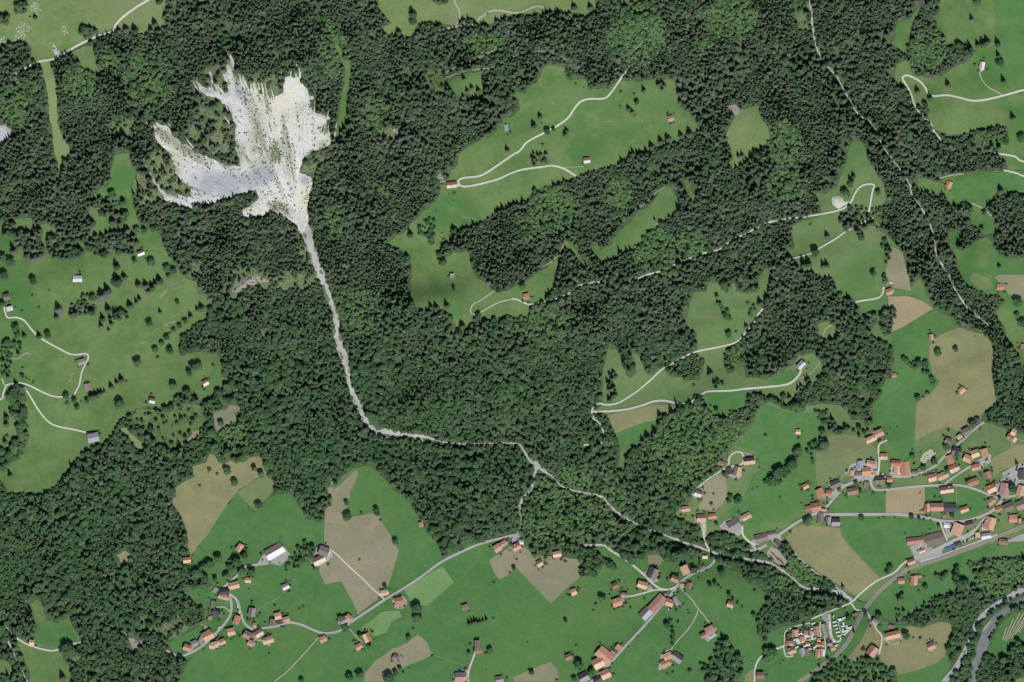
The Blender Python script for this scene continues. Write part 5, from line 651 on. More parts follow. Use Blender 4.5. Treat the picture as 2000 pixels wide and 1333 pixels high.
# ------------------------------------------------------------------ terrain
TOR = smooth_line([p[:2] for p in STREAMS[0]], 12)
TOR2 = smooth_line([p[:2] for p in STREAMS[3]], 12)
RIV = smooth_line([p[:2] for p in RIVER], 12)
def height_px(px, py):
    px = np.asarray(px, float); py = np.asarray(py, float)
    P = np.stack([px.ravel(), py.ravel()], 1)
    v = (1333 - P[:, 1]) * MPP
    h = 20 + 0.20 * v + 0.00016 * np.clip(v, -200, 2000) ** 2 + 0.05 * (2000 - P[:, 0]) * MPP
    d = seg_dist(P, TOR[::2]) * MPP
    h -= 16 * np.exp(-(d / 38) ** 2) + 10 * np.exp(-(d / 110) ** 2)
    d = seg_dist(P, TOR2[::2]) * MPP
    h -= 12 * np.exp(-(d / 34) ** 2) + 8 * np.exp(-(d / 100) ** 2)
    d = seg_dist(P, RIV) * MPP
    h -= 8 * np.exp(-(d / 40) ** 2) + 14 * np.exp(-(d / 160) ** 2)
    up = np.clip((1150 - P[:, 1]) / 500, 0.25, 1.0)
    ru = (P[:, 0] * 0.94 - P[:, 1] * 0.34); rv = (P[:, 1] * 0.94 + P[:, 0] * 0.34)      # ridges and benches run up to the right
    h += up * (36 * (fbm(P[:, 0] / 330, P[:, 1] / 330, 2) - 0.5) + 28 * (fbm(ru / 260 + 5, rv / 95 + 8, 2) - 0.5) + 9 * (fbm(P[:, 0] / 60 + 5, P[:, 1] / 60 + 8, 2) - 0.5))
    ex = np.exp(-(((P[:, 0] - 500) / 130) ** 2 + ((P[:, 1] - 260) / 120) ** 2))
    h += 26 * ex * (P[:, 1] < 5000) * ((400 - P[:, 1]) / 200)
    return h.reshape(px.shape)
GX0, GY0, GS = -420, -360, 6.0            # height grid over the whole sheet (pixels)
gx = np.arange(GX0, 2421, GS); gy = np.arange(GY0, 1701, GS)
GXX, GYY = np.meshgrid(gx, gy)
HG = height_px(GXX, GYY)
def H(px, py):
    px = np.asarray(px, float); py = np.asarray(py, float)
    u = np.clip((px - GX0) / GS, 0, len(gx) - 1.001); v = np.clip((py - GY0) / GS, 0, len(gy) - 1.001)
    i = u.astype(int); j = v.astype(int); a = u - i; b = v - j
    return HG[j, i] * (1 - a) * (1 - b) + HG[j, i + 1] * a * (1 - b) + HG[j + 1, i] * (1 - a) * b + HG[j + 1, i + 1] * a * b
def mesh_obj(name, V, F, mat, parent=None, smooth=False):
    me = bpy.data.meshes.new(name)
    V = np.asarray(V, float)
    me.from_pydata([tuple(v) for v in V], [], [tuple(f) for f in F])
    if mat is not None:
        me.materials.append(mat)
    if smooth:
        me.polygons.foreach_set('use_smooth', [True] * len(me.polygons))
    o = bpy.data.objects.new(name, me)
    COL.objects.link(o)
    if parent is not None:
        o.parent = parent
    return o
def structure(o, label=None):
    o['kind'] = 'structure'
    if label:
        o['label'] = label
    return o
def tag(o, label, cat, group=None):
    o['label'] = label
    o['category'] = cat
    if group:
        o['group'] = group
    return o
def stuff(o, label):
    o['kind'] = 'stuff'
    o['label'] = label
    return o
nx, ny = len(gx), len(gy)
V = np.stack([(GXX.ravel() - 1000) * MPP, (666.5 - GYY.ravel()) * MPP, HG.ravel()], 1)
gp_ = np.stack([GXX.ravel(), GYY.ravel()], 1)
under = np.zeros(len(gp_), bool)                 # the bare ground lies a little lower where turf or rubble covers it
for poly in [q[-1] for q in OPEN] + [q[-1] for q in SCREE]:
    under |= in_poly(gp_, ext(poly))
V[under, 2] -= 1.2
# a far skirt so that the land goes on to the horizon
F = [(j * nx + i, (j + 1) * nx + i, (j + 1) * nx + i + 1, j * nx + i + 1) for j in range(ny - 1) for i in range(nx - 1)]
ring = [i for i in range(nx)] + [j * nx + nx - 1 for j in range(1, ny)] + [(ny - 1) * nx + i for i in range(nx - 2, -1, -1)] + [j * nx for j in range(ny - 2, 0, -1)]
far = []
for k in ring:
    x, y, z = V[k]
    far.append((x * 6, y * 6, z + 0.2 * y))
base = len(V)
V = np.vstack([V, np.array(far)])
n_r = len(ring)
F += [(ring[k], base + k, base + (k + 1) % n_r, ring[(k + 1) % n_r])[::-1] for k in range(n_r)]
structure(mesh_obj('terrain', V, F, M['floor'], smooth=True), 'wooded mountainside sloping down to the valley')

def rough_edge(poly, step=5.0, amp=1.2, seed=0):
    """Densify an outline and let its edge wander a little, as grown edges do."""
    out = []
    n = len(poly)
    for i in range(n):
        a, b = np.array(poly[i][:2], float), np.array(poly[(i + 1) % n][:2], float)
        L = np.hypot(*(b - a))
        k = max(1, int(L / step))
        nrm = np.array([-(b - a)[1], (b - a)[0]]) / (L + 1e-6)
        for q in range(k):
            p = a + (b - a) * q / k
            if amp:
                w = (fbm(np.array([p[0] / 9 + seed]), np.array([p[1] / 9 + 3.7]), 3)[0] - 0.5) * 4 * amp
                p = p + nrm * w
            out.append(p)
    return np.array(out)
LAYER = [0]
def sheet(name, poly, mat, off, spacing=7.0, amp=1.2, relief=None, label=None):
    """A thin cover lying on the terrain: outline + inner points, constrained Delaunay, heights from the land."""
    LAYER[0] += 1
    poly = ext(poly)
    B = rough_edge(poly, 5.0, amp, LAYER[0])
    x0, y0 = B.min(0); x1, y1 = B.max(0)
    X, Y = np.meshgrid(np.arange(x0 + spacing / 2, x1, spacing), np.arange(y0 + spacing / 2, y1, spacing))
    P = np.stack([X.ravel(), Y.ravel()], 1) + rng.uniform(-0.15, 0.15, (X.size, 2)) * spacing
    P = P[in_poly(P, B)] if len(P) else P
    if len(P):
        P = P[seg_dist(P, np.vstack([B, B[:1]])) > spacing * 0.3]
    pts = [Vector((float(p[0]), float(p[1]))) for p in np.vstack([B, P])]
    nb = len(B)
    vs, es, fs, *_ = delaunay_2d_cdt(pts, [(i, (i + 1) % nb) for i in range(nb)], [list(range(nb))], 1, 1e-4)
    A = np.array([(v.x, v.y) for v in vs])
    z = H(A[:, 0], A[:, 1]) + off + 0.003 * (LAYER[0] % 20)
    if relief is not None:
        e = np.clip(seg_dist(A, np.vstack([B, B[:1]])) / 6.0, 0, 1)
        z = z + relief(A) * e
    VV = np.stack([(A[:, 0] - 1000) * MPP, (666.5 - A[:, 1]) * MPP, z], 1)
    FF = []
    for f in fs:
        f = list(f)
        a, b, c = VV[f[0]], VV[f[1]], VV[f[2]]
        FF.append(f if (b[0] - a[0]) * (c[1] - a[1]) - (b[1] - a[1]) * (c[0] - a[0]) > 0 else f[::-1])
    return structure(mesh_obj(name, VV, FF, mat, smooth=True), label)
for name, tone, poly in OPEN:
    sheet(name, poly, grass(tone, 20), 0.18, amp=1.6)
for name, tone, ang, poly in FIELDS:
    sheet(name, poly, grass(tone, ang), 0.6, amp=0.35 if tone not in ('lush',) else 0.8)
for name, tone, poly in YARDS:
    sheet(name, poly, M[tone], 0.95, spacing=6, amp=0.3)
def fan(A):
    """Polar streaks of the debris fan: everything runs together at the torrent's head."""
    th = np.arctan2(A[:, 0] - 588, 455 - A[:, 1]); r = np.hypot(A[:, 0] - 588, 455 - A[:, 1])
    return fbm(th * 21 + 0.6 * fbm(A[:, 0] / 25, A[:, 1] / 25), r / 150 + 4, 4)
def gullies(A):
    f = np.abs(2 * fan(A) - 1)
    return 3.2 * np.clip(f * 2.2, 0, 1) + 1.2 * fbm(A[:, 0] / 5, A[:, 1] / 5, 3)
def blob(A, L):
    s = np.zeros(len(A))
    for cx, cy, rx, ry in L:
        s = np.maximum(s, np.exp(-(((A[:, 0] - cx) / rx) ** 2 + ((A[:, 1] - cy) / ry) ** 2)))
    return s
def debris_mat():
    """Loose rock: white rubble, cream and blue-grey deposits by the mesh's own deposit map."""
    m, n, b = new_mat('debris', 0.95, 0.05)
    co = n.nodes.new('ShaderNodeTexCoord').outputs['Object']
    at = n.nodes.new('ShaderNodeAttribute'); at.attribute_name = 'deposit'
    sp = n.nodes.new('ShaderNodeSeparateColor'); n.links.new(at.outputs['Color'], sp.inputs[0])
    c = mixc(n, noise_fac(n, co, 0.05, 5, 0.35, 0.65, 0.7), rgb(216,217,211), rgb(200,203,200))
    c = mixc(n, sp.outputs[0], c, rgb(160,164,172))
    c = mixc(n, sp.outputs[1], c, rgb(212,208,184))
    c = mixc(n, sp.outputs[2], c, rgb(136,144,112))
    ff = noise_fac(n, co, 0.5, 5, 0.4, 0.75, 0.75)
    fm = n.nodes.new('ShaderNodeMath'); fm.operation = 'MULTIPLY'; fm.inputs[1].default_value = 0.4
    n.links.new(ff, fm.inputs[0])
    c = mixc(n, fm.outputs[0], c, rgb(140,142,130))
    n.links.new(c, b.inputs['Base Color'])
    bp = n.nodes.new('ShaderNodeBump'); bp.inputs['Strength'].default_value = 0.6; bp.inputs['Distance'].default_value = 1.0
    n.links.new(ff, bp.inputs['Height']); n.links.new(bp.outputs[0], b.inputs['Normal'])
    return m
M['debris'] = debris_mat()
def deposit(ob):
    n = len(ob.data.vertices)
    co = np.empty(n * 3); ob.data.vertices.foreach_get('co', co); co = co.reshape(-1, 3)
    A = np.stack([co[:, 0] / MPP + 1000, 666.5 - co[:, 1] / MPP], 1)
    f = fan(A)
    nz = fbm(A[:, 0] / 14, A[:, 1] / 14, 3)
    g = np.clip(1.5 * blob(A, [(430,360,60,28),(490,352,34,20),(515,338,26,24),(595,352,10,10),(470,180,16,14),(405,178,14,7)]) * (0.6 + 0.8 * nz) - 0.1, 0, 1)
    y = np.clip(0.85 * blob(A, [(548,215,36,40),(315,265,22,18),(345,300,16,30),(597,385,14,34),(632,255,16,26),(450,125,10,22),(495,410,24,14)]) * (0.4 + 1.2 * nz), 0, 1) * (1 - g)
    v = np.clip((f - 0.53) * 6, 0, 1) * np.clip((400 - A[:, 1]) / 60, 0, 1) * (1 - g) * 0.8
    v = np.maximum(v, np.clip(blob(A, [(500,262,16,66),(340,330,14,20),(632,285,16,10),(470,300,12,20),(560,415,10,8)]) * 1.6 * nz, 0, 0.85))
    for poly in SCREE_SCRUB:
        B = np.array(poly); c = B.mean(0); s_ = B.std(0) * 1.3
        v = np.maximum(v, np.clip(1.6 * blob(A, [(c[0], c[1], s_[0], s_[1])]) * (0.4 + nz) - 0.3, 0, 0.95))
    a = ob.data.color_attributes.new('deposit', 'FLOAT_COLOR', 'POINT')
    a.data.foreach_set('color', np.stack([g, y, v, np.ones(n)], 1).ravel())
for tone, poly in SCREE:
    so = sheet('scree', poly, {'pale': M['debris'], 'grey': M['screegrey'], 'faint': M['gravel']}[tone], 0.3, spacing=2.4, amp=2.4, relief=gullies)
    if tone == 'pale':
        deposit(so)
def fingers():
    """Narrow debris runnels that reach up from the scar's upper rim between the trees."""
    rr = random.Random(11)
    out = []
    rim = [(440,150,2),(447,118,1),(455,118,3),(462,150,4),(475,166,5),(490,175,5),(505,182,5),(520,190,4),(535,193,3),(556,158,2),(572,150,2),(584,156,3),(598,172,4),(608,192,4),(618,220,3),(636,228,3),(642,250,3),(646,272,2),(310,246,4),(330,254,4),(352,276,3),(374,292,3),(400,306,3),(392,172,3),(412,174,3),(430,182,3),(450,215,3),(458,245,3),(338,300,2),(306,262,2)]
    for x, y, k in rim:
        for q in range(k):
            x0, y0 = x + rr.uniform(-8, 8), y + rr.uniform(-3, 8)
            th = math.atan2(x0 - 588, 455 - y0) * 0.8 + rr.uniform(-0.12, 0.12)
            L = rr.uniform(8, 34)
            m = (x0 + math.sin(th) * L * .5 + rr.uniform(-2, 2), y0 - math.cos(th) * L * .5)
            out.append([(x0 - math.sin(th) * 5, y0 + math.cos(th) * 5, rr.uniform(2.5, 4.5)), (x0, y0, rr.uniform(2, 4)), (m[0], m[1], rr.uniform(1.2, 2.6)), (x0 + math.sin(th) * L, y0 - math.cos(th) * L, 0.5)])
    return out
FING = fingers()
def surf(P):
    """Height of the ground with the debris lying on it."""
    z = H(P[:, 0], P[:, 1])
    for tone, poly in SCREE:
        B = np.array(ext(poly), float)
        m = in_poly(P, B)
        if m.any():
            e = np.clip(seg_dist(P[m], np.vstack([B, B[:1]])) / 6.0, 0, 1)
            z[m] += 0.3 + gullies(P[m]) * e
    return z
for poly in THIN:
    sheet('scrub_ground', poly, grass('thin'), 0.14, amp=3.0)

def ribbon(name, line, width, mat, off, step=3.0, jag=0.0, label=None, level=False):
    """A strip along a line; width in pixels, or the line's third column."""
    LAYER[0] += 1
    S = smooth_line(line, step)
    S = S[(S[:, 0] > -170) & (S[:, 0] < 2170) & (S[:, 1] > -170) & (S[:, 1] < 1500)]
    T = np.gradient(S[:, :2], axis=0)
    T /= np.hypot(T[:, 0], T[:, 1])[:, None] + 1e-9
    N = np.stack([-T[:, 1], T[:, 0]], 1)
    w = S[:, 2] if width is None else np.full(len(S), width)
    k = np.arange(len(S))
    rows = []
    for s in (-0.5, -0.17, 0.17, 0.5):
        j = (fbm(k * 0.35 + 31 * s, k * 0.0 + LAYER[0], 3) - 0.5) * jag * w if jag else 0
        Q = S[:, :2] + N * (w * s + (j if abs(s) == 0.5 else 0))[:, None]
        rows.append(np.stack([(Q[:, 0] - 1000) * MPP, (666.5 - Q[:, 1]) * MPP, (H(S[:, 0], S[:, 1]) if level else H(Q[:, 0], Q[:, 1])) + off + 0.004 * (LAYER[0] % 30)], 1))
    n = len(S)
    VV = np.vstack(rows)
    FF = [(r * n + i, r * n + i + 1, (r + 1) * n + i + 1, (r + 1) * n + i)[::-1] for r in range(3) for i in range(n - 1)]
    a, b, c = VV[FF[0][0]], VV[FF[0][1]], VV[FF[0][2]]
    if (b[0] - a[0]) * (c[1] - a[1]) - (b[1] - a[1]) * (c[0] - a[0]) < 0:
        FF = [f[::-1] for f in FF]
    return structure(mesh_obj(name, VV, FF, mat, smooth=True), label)
NM = {'lane': 'lane', 'track': 'track', 'greytrack': 'forest_track', 'footpath': 'footpath', 'road': 'road', 'highway': 'highway'}
for w, line in RIDES:
    ribbon('ride', line, w, grass('ridegrass'), 0.2, jag=0.9)
for kind, w, line in ROADS:
    ribbon(NM[kind], line, w, M[kind], 1.15 if kind != 'footpath' else 0.95, jag=0.25 if kind in ('track', 'footpath', 'greytrack') else 0.08)
for w, line in WORN:
    ribbon('worn_patch', line, w, M['worn'], 0.4, step=2.0, jag=1.4)
hw = [l for k, w, l in ROADS if k == 'highway'][0]
M['paint'] = plain('road_paint', rgb(206,206,202), 0.05)
for s in (-1, 1):
    S = smooth_line(hw, 6); T = np.gradient(S, axis=0); T /= np.hypot(T[:, 0], T[:, 1])[:, None]
    ribbon('edge_line', (S + s * 4.5 * np.stack([-T[:, 1], T[:, 0]], 1))[::2], 0.35, M['paint'], 1.36)
for s in FING:
    ribbon('scree_runnel', s, None, M['scree'], 0.7, step=2.0, jag=0.9)
for i, s in enumerate(BANKS):
    ribbon('torrent_bank', s, None, grass('thin'), 0.3, step=3.0, jag=0.9)
for i, s in enumerate(STREAMS):
    ribbon('torrent_bed', [(p[0], p[1], max(p[2] / 4.0, 2.0 if i in (0, 3) else 1.2)) for p in s], None, M['gravelbed'], 0.7, step=2.0, jag=1.2)
ribbon('river', [(p[0], p[1], p[2] / 4.0) for p in RIVER], None, M['water'], 1.0, jag=0.1, level=True)
ribbon('railway_ballast', RAIL, 7.6, M['ballast'], 0.95)
ribbon('gravel_bar', tl('33', [(1740,850),(1710,890),(1680,935)]), 5.0, M['gravel'], 1.0, jag=0.5)
S = smooth_line(RAIL, 3.0); T = np.gradient(S, axis=0); T /= np.hypot(T[:, 0], T[:, 1])[:, None]
NR = np.stack([-T[:, 1], T[:, 0]], 1)
def box_strip(line, w, z0, z1):
    """Box section swept along the picture-space line."""
    T = np.gradient(line, axis=0); T /= np.hypot(T[:, 0], T[:, 1])[:, None]
    N = np.stack([-T[:, 1], T[:, 0]], 1)
    hz = H(line[:, 0], line[:, 1]); n = len(line); V = []
    for s, z in ((-.5, z0), (-.5, z1), (.5, z1), (.5, z0)):
        Q = line + N * w * s
        V.append(np.stack([(Q[:, 0] - 1000) * MPP, (666.5 - Q[:, 1]) * MPP, hz + z], 1))
    F = [(r * n + i, r * n + i + 1, ((r + 1) % 4) * n + i + 1, ((r + 1) % 4) * n + i) for r in range(4) for i in range(n - 1)]
    F += [(0, n, 2 * n, 3 * n), (n - 1, 4 * n - 1, 3 * n - 1, 2 * n - 1)]
    return np.vstack(V), F
trk = bpy.data.objects.new('railway_track', None); COL.objects.link(trk)
tag(trk, 'single railway track curving past the station and the campsite', 'railway track')
for s in (-1, 1):
    V, F = box_strip(S + NR * s * 0.9, 0.14, 1.3, 1.48)
    mesh_obj('rail', V, F, M['steel'], trk)
Vs, Fs = [], []
for p, t, nn in zip(S[::1], T, NR):
    c = np.array([p[0], p[1]]); hz = float(H(p[0], p[1]))
    b0 = len(Vs)
    for dz in (1.05, 1.3):
        for a, b in ((-1, -1), (1, -1), (1, 1), (-1, 1)):
            q = c + t * a * 0.2 + nn * b * 1.6
            Vs.append(((q[0] - 1000) * MPP, (666.5 - q[1]) * MPP, hz + dz))
    Fs += [tuple(b0 + i for i in f) for f in ((4, 5, 6, 7), (0, 1, 5, 4), (1, 2, 6, 5), (2, 3, 7, 6), (3, 0, 4, 7))]
sl = mesh_obj('sleepers', Vs, Fs, M['chimney'], trk); sl['kind'] = 'stuff'
pl = smooth_line(tl('33', [(1190,395),(1390,330),(1590,255),(1790,183)]), 4) + np.array([0, -1.2])
V, F = box_strip(pl, 2.2, -1.0, 1.5)
structure(mesh_obj('station_platform', V, F, M['platform']), 'long pale platform beside the railway track')

# ------------------------------------------------------------------ buildings
def prism(V, F, pts, z0, z1):
    b = len(V); n = len(pts)
    V += [(x, y, z0) for x, y in pts] + [(x, y, z1) for x, y in pts]
    F += [tuple(b + i for i in range(n))[::-1], tuple(b + n + i for i in range(n))] + [(b + i, b + (i + 1) % n, b + n + (i + 1) % n, b + n + i) for i in range(n)]
def boxvf(x0, x1, y0, y1, z0, z1):
    V, F = [], []
    prism(V, F, [(x0, y0), (x1, y0), (x1, y1), (x0, y1)], z0, z1)
    return V, F
ORD = ['leftmost', 'second from left', 'third from left', 'fourth from left', 'fifth from left', 'sixth from left', 'seventh from left', 'eighth from left', 'ninth from left', 'tenth from left', 'eleventh from left', 'twelfth from left', 'thirteenth from left', 'fourteenth from left', 'fifteenth from left', 'sixteenth from left']
KIND = {'barn': ('barn', 'barn'), 'chalet': ('chalet', 'house'), 'farmhouse': ('farmhouse', 'farmhouse'), 'shed': ('shed', 'shed'), 'sawmill': ('sawmill', 'mill'), 'station': ('station_house', 'station'), 'chapel': ('chapel', 'chapel')}
def building(px, py, L, Wd, ang, r1, r2, kind, label):
    """Gabled building: ridge along local x; eaves height, roof pitch, chimney, windows and door by kind."""
    Lm, Wm = L * 0.203, Wd * 0.203
    ov = 0.7 if min(Lm, Wm) > 6 else 0.35
    x, y = W(px, py)
    a = R(ang)
    ca, sa = math.cos(a), math.sin(a)
    cs = [(px + (u * Lm * ca - v * Wm * sa) / MPP / 2, py - (u * Lm * sa + v * Wm * ca) / MPP / 2) for u in (-1, 1) for v in (-1, 1)]
    g = float(np.mean(H([c[0] for c in cs], [c[1] for c in cs]))) + 0.3
    e = bpy.data.objects.new(KIND[kind][0], None)
    COL.objects.link(e)
    e.location = (x, y, g)
    e.rotation_euler = (0, 0, a)
    tag(e, label, KIND[kind][1], None)
    lx, ly = Lm / 2 - ov, Wm / 2 - ov
    eave = {'shed': 2.4, 'barn': 4.2, 'chalet': 5.0, 'farmhouse': 5.8, 'sawmill': 5.0, 'station': 5.0, 'chapel': 5.5}[kind] * 1.3 + random.uniform(-0.4, 0.8)
    eave = min(eave, 1.4 + 0.55 * min(Lm, Wm))
    pitch = math.tan(R({'shed': 16, 'barn': 25, 'chapel': 40}.get(kind, 25) + random.uniform(-3, 4)))
    rz = eave + ly * pitch
    V = [(-lx, -ly, -4), (lx, -ly, -4), (lx, ly, -4), (-lx, ly, -4), (-lx, -ly, eave), (lx, -ly, eave), (lx, ly, eave), (-lx, ly, eave), (-lx, 0, rz), (lx, 0, rz)]
    F = [(0, 1, 5, 4), (2, 3, 7, 6), (1, 2, 6, 9, 5), (3, 0, 4, 8, 7), (3, 2, 1, 0), (4, 5, 9, 8), (6, 7, 8, 9)]
    wm = M['timber'] if kind in ('barn', 'shed', 'sawmill') or random.random() < 0.55 else M['plaster']
    mesh_obj('wall', V, F, wm, e)
    th, X, Y = 0.28, Lm / 2, Wm / 2
    ez = rz - Y * pitch
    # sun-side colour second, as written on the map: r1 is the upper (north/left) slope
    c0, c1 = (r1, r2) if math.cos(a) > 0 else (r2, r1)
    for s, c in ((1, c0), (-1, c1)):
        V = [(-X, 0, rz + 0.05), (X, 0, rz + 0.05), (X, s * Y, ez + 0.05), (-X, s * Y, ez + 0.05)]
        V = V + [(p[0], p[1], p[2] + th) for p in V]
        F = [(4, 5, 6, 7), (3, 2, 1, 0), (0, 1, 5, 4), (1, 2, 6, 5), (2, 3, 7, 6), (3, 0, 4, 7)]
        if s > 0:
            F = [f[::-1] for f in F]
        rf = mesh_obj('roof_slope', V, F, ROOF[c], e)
        if s == -1 and kind in ('chalet', 'farmhouse', 'station') and Lm > 7:
            cx = random.uniform(-0.3, 0.3) * Lm
            V, F = boxvf(cx - 0.45, cx + 0.45, -1.9, -1.0, rz - 1.2, rz + 1.1)
            mesh_obj('chimney', V, F, M['chimney'], rf)
    if kind in ('chalet', 'farmhouse') and random.random() < 0.65:
        sgn = random.choice((-1, 1)); dpt = random.uniform(2.0, 4.5)
        x0_, x1_ = (lx + 0.05, lx + dpt + 1.2) if random.random() < 0.5 else (-lx - dpt - 1.2, -lx - 0.05)
        V, F = boxvf(x0_, x1_, -ly * random.uniform(0.5, 1.1), ly * random.uniform(0.5, 1.1), -4, 0.25)
        mesh_obj('terrace', V, F, M[random.choice(('concrete', 'gravel', 'platform'))], e)
    if kind in ('chalet', 'farmhouse') and Wm > 10 and random.random() < 0.4:
        u = random.uniform(-0.3, 0.3) * Lm; s = random.choice((-1, 1)); yy = s * Y * 0.55; zz = rz - Y * 0.55 * pitch
        V, F = boxvf(u - 1.1, u + 1.1, min(yy, yy + s * 1.9), max(yy, yy + s * 1.9), zz - 1.2, zz + 0.75)
        mesh_obj('dormer', V, F, ROOF[c1], e)
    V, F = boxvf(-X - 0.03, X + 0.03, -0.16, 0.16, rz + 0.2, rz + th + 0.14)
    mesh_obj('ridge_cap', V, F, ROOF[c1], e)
    V, F = boxvf(lx - 0.02, lx + 0.07, -0.6, 0.6, 0.0, 2.1) if kind in ('chalet', 'farmhouse', 'station', 'chapel') else boxvf(lx - 0.02, lx + 0.08, -1.5, 1.5, 0.0, min(2.8, eave - 0.3))
    mesh_obj('door', V, F, M['wood_door'], e)
    if kind in ('chalet', 'farmhouse', 'station', 'chapel') and Lm > 6:
        for s in (-1, 1):
            for u in (-0.5, 0.5):
                V, F = boxvf(u * lx - 0.55, u * lx + 0.55, s * ly - 0.05, s * ly + 0.05, 1.2, 2.5)
                mesh_obj('window', V, F, M['glass'], e)
        if eave > 4.2:
            for u in (-0.45, 0.45):
                V, F = boxvf(lx - 0.03, lx + 0.05, u * ly - 0.5, u * ly + 0.5, 3.2, 4.4)
                mesh_obj('window', V, F, M['glass'], e)
    return e
for zone, tiles in BUILD.items():
    L = []
    for t, rows in tiles.items():
        for row in rows:
            (q,) = tl(t, [row])
            L.append(q)
    def rname(q):
        return RNAME[q[6]] if q[5] == q[6] else RNAME[q[5]] + '-and-' + RNAME[q[6]]
    fam = {}
    for q in L:
        fam.setdefault((rname(q), q[7]), []).append(q)
    for (rn, kd), qs in fam.items():
        qs.sort(key=lambda q: q[0])
        for i, q in enumerate(qs):
            kw = KIND[kd][0].replace('_', ' ')
            if len(qs) == 1:
                lab = f'{rn}-roofed {kw} {ZONE[zone]}'
            elif len(qs) == 2:
                lab = f'{rn}-roofed {kw}, {("left", "right")[i]} one of two, {ZONE[zone]}'
            else:
                lab = f'{rn}-roofed {kw}, {ORD[i] if i < len(qs) - 1 else "rightmost"} of {len(qs)}, {ZONE[zone]}'
            building(q[0], q[1], q[2], q[3], q[4], q[5], q[6], kd, lab)
BLD = np.array([(q[0], q[1], max(q[2], q[3]) / 8.0) for z, tiles in BUILD.items() for t, rows in tiles.items() for q in tl(t, rows)])

# ------------------------------------------------------------------ caravans, cars, small things
def parts_copy(proto, loc, rz, label, cat, group):
    r = proto.copy(); COL.objects.link(r)
    r.location = loc; r.rotation_euler = (0, 0, rz)
    tag(r, label, cat, group)
    for ch in proto.children:
        c = ch.copy(); COL.objects.link(c); c.parent = r
    return r
def caravan_proto():
    e = bpy.data.objects.new('caravan', None); COL.objects.link(e)
    V = []; F = []
    prof = [(-3.0, 0.6), (3.0, 0.6), (3.2, 1.6), (2.8, 2.6), (-2.8, 2.6), (-3.1, 1.7)]
    for y in (-1.15, 1.15):
        V += [(x, y, z) for x, z in prof]
    F = [tuple(range(6)), tuple(range(11, 5, -1))] + [(i, i + 6, (i + 1) % 6 + 6, (i + 1) % 6) for i in range(6)]
    mesh_obj('body', V, F, M['white'], e)
    V, F = boxvf(-1.2, 1.2, -1.19, 1.19, 1.5, 2.1); mesh_obj('window', V, F, M['glass'], e)
    V, F = boxvf(3.1, 4.3, -0.08, 0.08, 0.6, 0.75); mesh_obj('drawbar', V, F, M['silver'], e)
    V, F = boxvf(-0.6, 0.6, -0.4, 0.4, 2.6, 2.75); mesh_obj('roof_vent', V, F, M['silver'], e)
    for s in (-1, 1):
        V, F = [], []
        prism(V, F, [(0.33 * math.cos(k * math.pi / 5), 0.33 * math.sin(k * math.pi / 5)) for k in range(10)], s * 0.9, s * 1.1)
        mesh_obj('wheel', [(a, c, b + 0.33) for a, b, c in V], F, M['rubber'], e)
    return e
def car_proto(mat):
    e = bpy.data.objects.new('parked_car', None); COL.objects.link(e)
    prof = [(-2.1, 0.35), (2.1, 0.35), (2.15, 0.75), (1.1, 0.95), (0.55, 1.45), (-1.3, 1.48), (-1.9, 1.0), (-2.15, 0.8)]
    V = []
    for y, k in ((-0.88, 1), (0.88, 1)):
        V += [(x, y * (0.82 if z > 1.2 else 1), z) for x, z in prof]
    F = [tuple(range(8)), tuple(range(15, 7, -1))] + [(i, i + 8, (i + 1) % 8 + 8, (i + 1) % 8) for i in range(8)]
    mesh_obj('body', V, F, mat, e)
    mesh_obj('windscreen', [(1.08, -0.74, 0.985), (1.08, 0.74, 0.985), (0.6, 0.66, 1.44), (0.6, -0.66, 1.44)], [(0, 1, 2, 3)], M['glass'], e)
    mesh_obj('rear_window', [(-1.88, -0.72, 1.05), (-1.36, -0.66, 1.46), (-1.36, 0.66, 1.46), (-1.88, 0.72, 1.05)], [(0, 1, 2, 3)], M['glass'], e)
    for sx in (-1.3, 1.3):
        for s in (-1, 1):
            V, F = [], []
            prism(V, F, [(0.32 * math.cos(k * math.pi / 5) + sx, 0.32 * math.sin(k * math.pi / 5)) for k in range(10)], s * 0.75, s * 0.92)
            mesh_obj('wheel', [(a, c, b + 0.32) for a, b, c in V], F, M['rubber'], e)
    return e
def put(proto, used, px, py, ang, label, cat, group, dz=0.8):
    x, y = W(px, py); z = float(H(px, py)) + dz
    if not used:
        used.append(1)
        proto.location = (x, y, z); proto.rotation_euler = (0, 0, R(ang))
        return tag(proto, label, cat, group)
    return parts_copy(proto, (x, y, z), R(ang), label, cat, group)
cp, used = caravan_proto(), []
for i, (px, py) in enumerate(CARAVANS):
    put(cp, used, px, py, random.choice((15, 20, 25, 100)), 'white touring caravan on a grass pitch of the holiday park', 'caravan', 'caravans on the holiday park pitches', 0.4)
CN = {'w': ('white', M['white']), 'k': ('black', M['black']), 'g': ('silver', M['silver']), 'b': ('blue', M['blue']), 'r': ('red', M['red'])}
protos = {}
def near_zone(px, py):
    best = None
    for z, tiles in BUILD.items():
        for t, rows in tiles.items():
            for q in tl(t, rows):
                d = math.hypot(q[0] - px, q[1] - py)
                if best is None or d < best[0]:
                    best = (d, z)
    return best[1] if best[0] < 60 else 'road'
for px, py, ang, c in CARS:
    if c not in protos:
        protos[c] = (car_proto(CN[c][1]), [])
    z = near_zone(px, py)
    wh = ZONE[z] if z != 'road' else 'on the valley highway beside the river'
    put(protos[c][0], protos[c][1], px, py, ang, f'{CN[c][0]} car parked {wh}' if z != 'road' else f'{CN[c][0]} car driving {wh}', 'car', f'{CN[c][0]} cars {wh}', 1.0)
